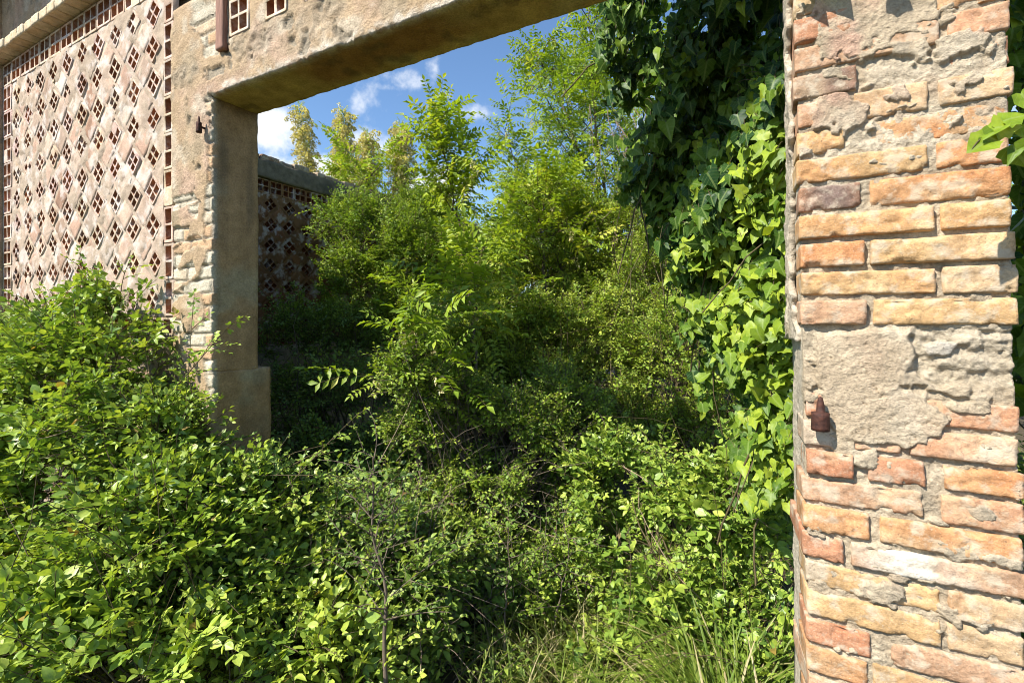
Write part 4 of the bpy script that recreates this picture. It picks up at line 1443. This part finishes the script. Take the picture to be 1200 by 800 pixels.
shrub('privet_shrub', 'dark privet in the shadow behind the jamb', 'shrub', at(400, 560, 3.6) * F0,
      [B(400, 470, 3.8, (.5, .4, .4)), B(470, 540, 3.3, (.42, .36, .4)), B(380, 560, 3.2, (.4, .36, .4)), B(450, 470, 4.0, (.4, .4, .36)), B(340, 500, 4.2, (.4, .4, .6)), B(350, 400, 4.6, (.35, .35, .5)), B(400, 400, 4.6, (.4, .35, .4))],
      3000, 'elm', 'elm', .9, .6, 43, stems=70, shoots=20, shoot_len=.25, light=.6, gap=-.05, lump=.42, freq=4)
shrub('ivy_mound', 'leafy creeper mound covering the inner side wall', 'creeper', (U_END + .4, 5.2, 0),
      [B(450, 290, 5.6, (.55, .6, .62)), B(435, 340, 5.4, (.45, .5, .6)), B(495, 310, 5.6, (.6, .6, .6)), B(425, 270, 6.0, (.45, .6, .5)), B(460, 390, 5.2, (.55, .5, .6)), B(500, 260, 6.2, (.5, .5, .5)), B(500, 380, 5.4, (.5, .5, .5)), B(412, 350, 5.7, (.34, .4, .6))],
      6600, 'fine', 'thorn', 1.2, .55, 44, stems=60, shoots=60, shoot_len=.5, light=.5, gap=.03, lump=.42, freq=4)
shrub('blackthorn_shrub', 'tall blackthorn between the creeper mound and the leaning locust tree', 'shrub', at(640, 420, 5.0) * F0,
      [B(600, 400, 5.4, (.65, .5, .65)), B(690, 380, 5.2, (.65, .5, .6)), B(550, 420, 5.2, (.5, .45, .55)), B(750, 340, 5.2, (.65, .5, .6)), B(640, 310, 5.9, (.75, .6, .65)), B(730, 270, 5.8, (.65, .6, .6)), B(560, 340, 6.0, (.65, .5, .65)), B(660, 250, 6.2, (.6, .5, .5)), B(620, 350, 6.9, (.8, .6, .7)), B(700, 330, 6.9, (.8, .6, .7))],
      11000, 'fine', 'thorn', 1.3, .72, 45, stems=140, shoots=90, shoot_len=.5, light=.55, gap=.03, lump=.45, freq=4)
shrub('bramble_bush', 'bramble in half shade across the floor behind the straight sapling', 'bramble', at(500, 640, 3.0) * F0,
      [B(430, 600, 2.8, (.36, .3, .28)), B(500, 640, 2.6, (.36, .3, .28)), B(560, 610, 2.9, (.3, .3, .24))],
      700, 'bramble', 'bramble', .85, .55, 46, stems=60, shoots=24, shoot_len=.4, light=.7, gap=-.1)


# ---------------------------------------------------------------- locust trees
def locust(label, trunk, seed, n_br=14, br=.9, start=.35, tint=.55, r=.02, flowers=.0, group='locust trees and saplings', name='locust_tree', cat='tree', spread=.7, step=.075, lscale=1.0, twigs=3, up=.6, extra=None):
    lscale *= 1.5
    p = Plant(name, label, cat, np.array(trunk[0]) * F0, group, seed)
    rng = p.rng
    tr = np.array(trunk, float)
    C = lerp_curve(tr, np.linspace(0, 1, 24))
    C[1:-1] += rng.normal(0, .012, C[1:-1].shape)
    p.tube(C[None], np.linspace(r, r * .2, 24)[None], 8, 'trunk')
    fl_p, fl_d = [], []

    def leafy(S, step, tip=True):
        L = np.linalg.norm(np.diff(S, axis=0), axis=1).sum()
        n = max(3, int(L / step))
        t = np.linspace(.12, 1, n)
        Q = lerp_curve(S, t)
        T = nrm(np.gradient(Q, axis=0))
        a = np.arange(n) * 2.39 + rng.uniform(0, 6)
        e1 = nrm(np.cross(T, np.array([.3, .2, 1.0]))); e2 = np.cross(T, e1)
        side = e1 * np.cos(a)[:, None] + e2 * np.sin(a)[:, None]
        d = nrm(T * .45 + side + UP * .12 + rng.normal(0, .15, Q.shape))
        d[-1] = T[-1]
        p.sprigs('pinnate', 'leaflet', Q, d, lscale, tint, .16, .55, True, 'leaves', .25, .3)
        m = rng.random(n) < flowers
        if m.any():
            fl_p.append(Q[m] + side[m] * (.0 if flowers < .5 else .05)); fl_d.append(nrm(np.array([0, 0, -1.0]) + side[m] * (.35 if flowers < .5 else 1.2) + rng.normal(0, .15, (m.sum(), 3))))
    tb = np.linspace(start, .98, n_br)
    Q = lerp_curve(C, tb)
    fmul = 1
    for i in range(n_br):
        a = i * 2.4 + rng.normal(0, .5)
        L = br * rng.uniform(.6, 1.15) * (1.1 - .65 * (tb[i] - start) / (1 - start))
        d = nrm(np.array([math.cos(a) * spread, math.sin(a) * spread, rng.uniform(up * .6, up * 1.4)]))
        t = np.linspace(0, 1, 8)[:, None]
        S = Q[i] + d * t * L + UP * t ** 2 * L * rng.normal(.05, .15) + rng.normal(0, .1, 3) * t ** 2 * L
        p.tube(S[None], np.linspace(r * .3, r * .08, 8)[None], 5)
        leafy(S, step)
        for j in range(twigs):
            q = lerp_curve(S, np.array([rng.uniform(.3, .9)]))[0]
            dd = nrm(d + rng.normal(0, .5, 3))
            s2 = q + dd * np.linspace(0, 1, 5)[:, None] * L * rng.uniform(.25, .5)
            p.tube(s2[None], np.linspace(r * .12, r * .05, 5)[None], 4)
            leafy(s2, step)
    leafy(C[int(24 * .6):], step)
    if fl_p:
        fp, fd = np.concatenate(fl_p), np.concatenate(fl_d)
        for k in range(len(fp)) if len(fp) <= 40 else (slice(None),):
            q = slice(k, k + 1) if isinstance(k, int) else k
            p.sprigs('raceme', 'petal', fp[q], fd[q], 1.0 if flowers < .5 else 1.9, .5, .15, 0.0 if flowers < .5 else .7, False, 'flower_raceme' + ('#%d' % k if isinstance(k, int) else '_mass'), .3)
    return p.finish(MATS, M_TWIG)


locust('slender young locust standing alone against the sky', [at(556, 600, 4.4), at(554, 410, 4.4), at(548, 330, 4.4), at(537, 262, 4.4), at(524, 200, 4.4), at(512, 138, 4.4)], 51, 17, .40, .60, .66, .018, .03, name='locust_sapling', cat='sapling', step=.045, twigs=2, up=.8, lscale=1.05)
locust('tall leaning locust tree with open crown at right of the sky gap', [at(760, 520, 6.2), at(728, 330, 6.2), at(700, 230, 6.3), at(660, 130, 6.4), at(625, 55, 6.5)], 52, 20, 1.0, .42, .55, .035, .08, step=.085, twigs=4, lscale=1.1)
locust('upright locust tree behind the hanging ivy', [at(750, 500, 6.6), at(712, 250, 6.6), at(694, 120, 6.6), at(690, 10, 6.6)], 53, 22, 1.0, .35, .5, .032, .10, step=.085, twigs=4, lscale=1.1)
locust('short locust reaching left into the sky gap over the blackthorn', [at(690, 420, 5.8), at(650, 290, 5.8), at(612, 215, 5.8), at(590, 150, 5.8)], 54, 14, .6, .45, .55, .018, .08, name='locust_sapling', cat='sapling', step=.075, twigs=2)
locust('bright yellow-green locust spreading over the tall blackthorn', [at(660, 480, 5.2), at(640, 330, 5.2), at(630, 260, 5.3), at(650, 215, 5.4)], 55, 20, .85, .35, .68, .022, .05, step=.075, twigs=4, spread=.9, up=.4)
locust('low locust with white flower clusters just inside the doorway', [at(492, 620, 2.7), at(486, 470, 2.7), at(488, 400, 2.72), at(494, 340, 2.75)], 56, 14, .34, .3, .52, .010, .12, name='locust_sapling', cat='sapling', step=.075, twigs=1, spread=.95, up=.35)
locust('yellow-green locust below the alone-standing young locust', [at(556, 540, 3.5), at(556, 400, 3.5), at(553, 330, 3.5), at(560, 290, 3.5)], 57, 15, .45, .35, .6, .014, .10, name='locust_sapling', cat='sapling', step=.07, twigs=3, spread=.95, up=.3)
FG = 'cream-flowering locusts behind the side wall'
for k, (lab, x0, x1, yt, dp) in enumerate((
        ('left-hand cream-flowering locust showing just over the broken bricks', 372, 352, 128, 8.6), ('cream-flowering locust with the straightest plume over the side wall', 400, 403, 132, 8.4),
        ('short cream-flowering locust between two tall plumes', 425, 432, 162, 8.2), ('cream-flowering locust plume furthest from the jamb', 468, 471, 150, 8.0))):
    locust(lab, [at(x0, 420, dp), at(x0, 280, dp), at((x0 + x1) / 2, 215, dp), at(x1, yt, dp)], 60 + k, 24, .30, .5, .8, .016, .95, group=FG, step=.05, twigs=2, spread=.28, up=1.0, lscale=.42)
for k, (lab, x0, yt, dp, w_) in enumerate((
        ('yellow-green locust crown just above the end of the creeper mound', 430, 200, 7.6, 1.0), ('far locust crown at the low edge of the sky gap', 520, 262, 8.2, 1.0), ('far locust crown behind the bright yellow-green locust', 620, 215, 8.4, 1.1),
        ('tall far locust behind the leaning tree', 700, 90, 8.6, 1.2), ('tall far locust filling the sky behind the hanging ivy', 780, 60, 8.2, 1.3), ('low far locust closing the gap beneath the leaning tree', 650, 300, 7.6, 1.0))):
    locust(lab, [at(x0, 420, dp), at(x0 + 4, 330, dp), at(x0 - 3, yt + 40, dp), at(x0, yt, dp)], 70 + k, 18, w_, .2, .6, .03, .12, group='far locust trees', step=.1, twigs=4, lscale=1.25)

# dead twigs and vines hanging in the leaning tree
p = Plant('dead_vine', 'tangle of dry brown vine stems in front of the upright locust', 'vine', at(735, 420, 5.2) * F0, seed=81)
r8 = p.rng
n = 34
a0 = np.stack([at(r8.uniform(690, 760), r8.uniform(110, 260), r8.uniform(5.0, 5.5)) for _ in range(n)])
a1 = a0 + np.stack([r8.normal(.12, .22, n), r8.normal(0, .15, n), r8.normal(-.55, .25, n)], -1)
p.tube(arcs(a0, a1, r8, .1, 8, 0.02), np.linspace(.0045, .002, 8)[None] * r8.uniform(.5, 1.3, (n, 1)), 4, 'vines')
a0 = np.stack([at(r8.uniform(715, 760), r8.uniform(270, 330), 5.0) for _ in range(40)])
a1 = a0 + r8.normal(0, .22, a0.shape)
p.tube(arcs(a0, a1, r8, .2, 6, 0), np.linspace(.004, .0015, 6)[None] * np.ones((40, 1)), 4, 'vines')
t0 = np.array([at(738, 420, 5.2) * F0])
p.tube(arcs(np.repeat(t0, 4, 0), a0[:4] * 0 + np.stack([at(735 + 6 * k, 250, 5.2) for k in range(4)]), r8, .03, 9, .05), np.linspace(.012, .006, 9)[None] * np.ones((4, 1)), 5, 'vines')
p.finish(MATS, M_DRY)


# ---------------------------------------------------------------- ivy
def ivy(name, label, foot, pts, nrmv, size, tint, seed, vines=20, light=.5, hang=.8, group=None, thick=.06, stem_len=.5, tsd=.24):
    p = Plant(name, label, 'ivy', foot, group, seed)
    rng = p.rng
    n = len(pts)
    d = nrm(np.array([0, 0, -hang]) + nrmv * .45 + rng.normal(0, .42, (n, 3)))
    up = nrm(nrmv + SUNV * light + rng.normal(0, .48, (n, 3)))
    S = size * np.clip(rng.normal(1, .28, n), .4, 1.45)
    depth = fbm(pts * 7, 3, seed) * .25
    T = np.clip(rng.normal(tint, tsd, n) + depth, 0, 1)
    T[rng.random(n) < .10] += .2
    R = frames(d, up)
    p.leaves('leaves', 'ivy', pts - d * S[:, None] * .4, R, S, np.clip(T, 0, 1))
    if not vines:
        return p
    # leaf stalks back to the mass, and vines along the surface
    k = rng.random(n) < .6
    q1 = (pts - d * S[:, None] * .4)[k]
    q0 = q1 - nrmv[k] * rng.uniform(.04, .1, (k.sum(), 1)) - d[k] * .02 + UP * .02
    t = np.linspace(0, 1, 4)[None, :, None]
    p.tube(q0[:, None] * (1 - t) + q1[:, None] * t + UP * (t * (1 - t)) * .03, np.full((k.sum(), 4), .0011), 3, 'ivy_stems')
    i = rng.integers(n, size=vines)
    a = pts[i] - nrmv[i] * thick
    b_ = a + np.stack([rng.normal(0, .12, vines), rng.normal(0, .08, vines), rng.uniform(-.6, -.15, vines) * stem_len * 2], -1)
    p.tube(arcs(a, b_, rng, .06, 7, 0), np.full((vines, 7), .0028) * rng.uniform(.6, 1.5, (vines, 1)), 4, 'ivy_stems')
    return p


def curtain(rng, n, outline, depth_fn, dj=.08):
    """points on a hanging sheet whose silhouette is given by a polygon over the photo"""
    poly = np.array(outline, float)
    lo, hi = poly.min(0), poly.max(0)
    q = rng.uniform(lo, hi, (n * 4, 2))
    dd = sdf_poly(q, poly) + 34 * fbm(np.stack([q[:, 0] * .022, q[:, 1] * .022, q[:, 0] * 0], -1), 3, 12) + rng.normal(0, 6, len(q))
    q = q[dd < 0][:n]
    D_ = depth_fn(q[:, 0], q[:, 1]) + rng.normal(0, dj, len(q))
    return np.stack([at(x, y, z) for (x, y), z in zip(q, D_)])


r9 = np.random.default_rng(91)


def to_eye(P):
    return nrm(np.array([0, -DIST, EYE]) - P)


# dense hanging ivy under the lintel end, mostly in the lintel's shade
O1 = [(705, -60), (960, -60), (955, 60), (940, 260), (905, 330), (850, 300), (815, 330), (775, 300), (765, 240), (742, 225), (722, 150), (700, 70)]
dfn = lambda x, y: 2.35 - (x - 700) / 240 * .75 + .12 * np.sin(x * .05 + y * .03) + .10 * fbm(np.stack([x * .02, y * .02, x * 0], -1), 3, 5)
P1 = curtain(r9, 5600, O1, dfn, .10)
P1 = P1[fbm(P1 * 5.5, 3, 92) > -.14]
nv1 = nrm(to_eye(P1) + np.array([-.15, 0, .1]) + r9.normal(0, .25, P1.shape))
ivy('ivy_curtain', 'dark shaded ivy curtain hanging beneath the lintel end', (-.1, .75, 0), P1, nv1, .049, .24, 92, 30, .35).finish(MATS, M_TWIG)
# the trunk of ivy on the back of the pillar, sunlit leaves facing the doorway
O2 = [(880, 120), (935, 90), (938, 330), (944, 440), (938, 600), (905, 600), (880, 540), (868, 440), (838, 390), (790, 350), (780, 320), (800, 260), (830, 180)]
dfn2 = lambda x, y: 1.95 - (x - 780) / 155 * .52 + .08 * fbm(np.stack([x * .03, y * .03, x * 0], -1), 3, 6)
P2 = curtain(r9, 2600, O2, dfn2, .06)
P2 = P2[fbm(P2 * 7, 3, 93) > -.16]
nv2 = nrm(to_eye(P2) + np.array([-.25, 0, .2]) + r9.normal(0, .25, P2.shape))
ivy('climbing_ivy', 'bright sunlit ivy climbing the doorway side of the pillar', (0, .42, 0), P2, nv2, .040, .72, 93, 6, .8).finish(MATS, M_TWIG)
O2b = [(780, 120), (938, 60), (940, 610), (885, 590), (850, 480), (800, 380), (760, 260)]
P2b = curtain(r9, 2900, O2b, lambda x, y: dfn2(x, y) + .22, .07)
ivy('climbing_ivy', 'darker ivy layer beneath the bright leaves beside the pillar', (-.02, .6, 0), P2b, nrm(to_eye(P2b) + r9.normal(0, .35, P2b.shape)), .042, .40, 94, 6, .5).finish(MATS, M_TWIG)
# ivy behind the far side of the pillar
P3 = []
O3 = [(1150, -60), (1330, -60), (1330, 480), (1186, 480), (1186, 200)]
P3 = curtain(r9, 1300, O3, lambda x, y: 1.42 + .1 * fbm(np.stack([x * .02, y * .02, x * 0], -1), 3, 7), .08)
ivy('climbing_ivy', 'ivy showing past the outer right edge of the pillar', (.75, .4, 0), P3, nrm(to_eye(P3) + r9.normal(0, .3, P3.shape)), .055, .48, 95, 40, .5).finish(MATS, M_TWIG)
# the sprig that reaches over the brick face
p = Plant('ivy_sprig', 'small ivy sprig reaching over the right edge of the brick face', 'ivy', at(1215, 175, .92), seed=96)
tips = [((1206, 160), (1180, 150), (1150, 160), (1138, 176)), ((1206, 175), (1190, 150), (1178, 138)), ((1208, 165), (1192, 172), (1186, 180)), ((1208, 150), (1202, 128), (1196, 110))]
for t_ in tips:
    C = np.array([at(x, y, .90 - .012 * i) for i, (x, y) in enumerate(t_)])
    C = np.concatenate([[at(1230, 170, .98)], C])
    p.tube(lerp_curve(C, np.linspace(0, 1, 8))[None], np.linspace(.0022, .0012, 8)[None], 5)
LV = [((1155, 166), (1122, 190), .058, .86), ((1166, 150), (1192, 148), .046, .9), ((1172, 150), (1152, 172), .05, .72), ((1150, 158), (1174, 166), .034, .62), ((1186, 172), (1206, 196), .05, .6), ((1176, 142), (1204, 134), .044, .8), ((1196, 110), (1212, 130), .05, .7), ((1190, 175), (1180, 196), .03, .6), ((1204, 160), (1216, 150), .05, .7)]
q0 = np.array([at(a[0], a[1], .875) for a, b_, s, t_ in LV]); q1 = np.array([at(b_[0], b_[1], .87) for a, b_, s, t_ in LV])
upv = nrm(to_eye(q0) + SUNV * .8 + np.random.default_rng(3).normal(0, .25, q0.shape))
p.L[('leaves', 'ivy')] = [(q0, frames(q1 - q0, upv), np.array([l[2] for l in LV]), np.array([l[3] for l in LV]))]
p.finish(MATS, M_TWIG)
# ivy over the top of the pillar, just above the picture; its leaves shade the topmost bricks
r10 = np.random.default_rng(97)
P4 = np.stack([r10.uniform(.06, .34, 70), r10.normal(-.05, .03, 70), EYE + r10.uniform(.74, 1.2, 70)], -1)
m = P4[:, 2] > EYE + .78 + .25 * np.abs(P4[:, 0] - .13)
P4 = P4[m]
ivy('climbing_ivy', 'ivy tips over the topmost bricks of the pillar', (.2, -.05, 1.6), P4, np.tile([0, -1.0, .3], (len(P4), 1)), .06, .6, 98, 0, .4).finish(MATS, M_TWIG)

# ---------------------------------------------------------------- beyond the pillar and around
shrub('hedge_shrub', 'dark hedge seen past the lower right edge of the pillar', 'hedge', (1.5, 1.5, 0), [((1.5, 1.2, .8), (.55, .6, .8)), ((2.2, 1.6, .9), (.7, .6, .9))], 1100, 'elm', 'elm', 1.1, .4, 101, stems=40, light=.6)
shrub('background_tree', 'leafy tree far behind the pillar', 'tree', (4.5, 8, 0), [((4.5, 8, 2.6), (1.6, 1.4, 1.6)), ((3.6, 8.4, 1.6), (1.3, 1.2, 1.3)), ((5.6, 7.6, 1.6), (1.3, 1.2, 1.4))], 2600, 'fine', 'thorn', 2.2, .5, 102, stems=40, stem_r=.03, stem_mat=M_BARK)
for k, (lab, x, y, z, r) in enumerate((('rounded green tree beyond the far end of the room', -4.2, 10.6, 1.2, 1.5), ('bushy tree beyond the room, left of the dead vine', -1.6, 10.2, 1.5, 1.7), ('bushy tree beyond the room, behind the ivy curtain', 1.0, 9.6, 1.7, 1.7))):
    shrub('background_tree', lab, 'tree', (x, y, 0), [((x, y, z), (r, r * .8, r)), ((x + .8, y + .3, z * .7), (r * .8, r * .8, r * .8)), ((x - .8, y - .2, z * .6), (r * .8, r * .8, r * .8))], 2400, 'fine', 'thorn', 2.2, .5, 110 + k, stems=40, stem_r=.03, stem_mat=M_BARK, group='trees beyond the room', shoots=40, shoot_len=.9)
# ================================================================== GROUND, SKY, SUN, CAMERA
def ground():
    n = 220
    t = np.linspace(-1, 1, n)
    g = np.sign(t) * (np.abs(t) ** 3.2) * 300
    X, Y = np.meshgrid(g - 0.8, g + 1.5, indexing='ij')
    P = np.stack([X, Y, X * 0], -1)
    r = np.hypot(X, Y)
    P[..., 2] = 0.05 * fbm(P * 1.3, 4, 500) * sstep(80, 5, r) - 0.02
    idx = np.arange(n * n).reshape(n, n)
    q = np.stack([idx[:-1, :-1], idx[1:, :-1], idx[1:, 1:], idx[:-1, 1:]], -1).reshape(-1, 4)
    o = make_mesh('ground', P.reshape(-1, 3), [q], M_SOIL)
    tag(o, 'brown soil and leaf litter under the undergrowth', None, None, 'structure')


ground()

SUN = np.array([-0.55, -1.0, 1.15])
SUN = SUN / np.linalg.norm(SUN)
ld = bpy.data.lights.new('sun', 'SUN')
ld.energy = 5.0
ld.angle = math.radians(0.53)
ld.color = (1.0, 0.955, 0.875)
lo_ = bpy.data.objects.new('sun', ld)
col.objects.link(lo_)
lo_.rotation_euler = Vector([float(-x) for x in SUN]).to_track_quat('-Z', 'Y').to_euler()

w = bpy.data.worlds.new('World')
scene.world = w
w.use_nodes = True
nt = w.node_tree
for n_ in list(nt.nodes):
    nt.nodes.remove(n_)
out = nt.nodes.new('ShaderNodeOutputWorld')
bg = nt.nodes.new('ShaderNodeBackground')
bg.inputs[1].default_value = 0.105
sky = nt.nodes.new('ShaderNodeTexSky')
sky.sky_type = 'NISHITA'
sky.sun_disc = False
sky.sun_elevation = math.asin(SUN[2])
sky.sun_rotation = math.atan2(SUN[0], SUN[1])
sky.altitude = 300
sky.air_density = 1.0
sky.dust_density = 0.3
sky.ozone_density = 1.6
tc = nt.nodes.new('ShaderNodeTexCoord')
DIRV = tc.outputs['Generated']


def wm(op, a, b_=None, c_=None):
    q = nt.nodes.new('ShaderNodeMath'); q.operation = op
    for s, v in zip(q.inputs, (a, b_, c_)):
        if v is None:
            continue
        if isinstance(v, (int, float)):
            s.default_value = v
        else:
            nt.links.new(v, s)
    return q.outputs[0]


# cumulus scraps: (direction seen over pixel, width, height, density)
CLOUDS = [(470, 92, 0.07, 0.022, .52), (452, 101, 0.035, .014, .4), (508, 80, 0.022, 0.045, .55), (517, 112, 0.035, 0.016, .5), (550, 133, 0.04, 0.024, .7), (322, 152, 0.09, 0.07, 1.0), (375, 120, 0.05, .02, .55), (432, 168, 0.075, 0.035, .85),
          (515, 222, 0.1, 0.05, 1.0), (360, 205, .2, .05, 1.0), (660, 130, .06, .03, .5), (690, 40, .05, .05, .4), (200, 60, .3, .08, .9), (900, 120, .25, .08, .9), (1250, 60, .3, .1, .9)]
noise = nt.nodes.new('ShaderNodeTexNoise')
noise.inputs['Scale'].default_value = 11
noise.inputs['Detail'].default_value = 9
noise.inputs['Roughness'].default_value = 0.58
nt.links.new(DIRV, noise.inputs['Vector'])
mask = None
for px, py, sw, sh, dens in CLOUDS:
    c = at(px, py, 1.0) - np.array([0, -DIST, EYE])
    c = c / np.linalg.norm(c)
    r = nrm(np.cross(c, [0, 0, 1.0]))
    up = np.cross(r, c)
    acc = None
    for ax, s in ((r, sw), (up, sh)):
        dn = nt.nodes.new('ShaderNodeVectorMath'); dn.operation = 'DOT_PRODUCT'
        nt.links.new(DIRV, dn.inputs[0]); dn.inputs[1].default_value = [float(v) for v in ax / s]
        sq = wm('MULTIPLY', dn.outputs['Value'], dn.outputs['Value'])
        acc = sq if acc is None else wm('ADD', acc, sq)
    dn = nt.nodes.new('ShaderNodeVectorMath'); dn.operation = 'DOT_PRODUCT'
    nt.links.new(DIRV, dn.inputs[0]); dn.inputs[1].default_value = [float(v) for v in c]
    f = wm('MULTIPLY', wm('EXPONENT', wm('MULTIPLY', acc, -1.0)), wm('GREATER_THAN', dn.outputs['Value'], 0.2))
    f = wm('MULTIPLY', f, dens)
    mask = f if mask is None else wm('MAXIMUM', mask, f)
d_ = wm('ADD', mask, wm('MULTIPLY', wm('SUBTRACT', noise.outputs[0], 0.5), 2.2))
mr = nt.nodes.new('ShaderNodeMapRange')
mr.interpolation_type = 'SMOOTHSTEP'
mr.inputs[1].default_value = 0.36; mr.inputs[2].default_value = 0.95
nt.links.new(d_, mr.inputs[0])
dens_f = wm('MULTIPLY', mr.outputs[0], wm('MINIMUM', wm('MULTIPLY', mask, 3.0), 1.0))
sat = nt.nodes.new('ShaderNodeMix'); sat.data_type = 'RGBA'; sat.blend_type = 'MULTIPLY'
sat.inputs[0].default_value = 1.0
nt.links.new(sky.outputs[0], sat.inputs[6]); sat.inputs[7].default_value = (0.86, 1.0, 1.1, 1)
mx = nt.nodes.new('ShaderNodeMix'); mx.data_type = 'RGBA'
nt.links.new(dens_f, mx.inputs[0])
nt.links.new(sat.outputs[2], mx.inputs[6])
mx.inputs[7].default_value = (5.4, 5.6, 5.9, 1)
nt.links.new(mx.outputs[2], bg.inputs[0])
nt.links.new(bg.outputs[0], out.inputs[0])

cd = bpy.data.cameras.new('camera')
cd.lens = FPX / 1200 * 36
cd.sensor_width = 36
cd.shift_y = (HPY - 400) / 1200
cd.clip_start = 0.05
cd.clip_end = 3000
cam = bpy.data.objects.new('camera', cd)
col.objects.link(cam)
cam.location = (0, -DIST, EYE)
cam.rotation_euler = (math.pi / 2, 0, math.atan2(SA, CA))
scene.camera = cam

scene.view_settings.view_transform = 'Standard'
scene.view_settings.look = 'None'
scene.view_settings.exposure = 0.95
scene.view_settings.gamma = 1
scene.view_settings.use_curve_mapping = False
cy = scene.cycles
cy.max_bounces = 7
cy.diffuse_bounces = 2
cy.glossy_bounces = 2
cy.transmission_bounces = 3
cy.use_denoising = True
cy.filter_width = 1.0
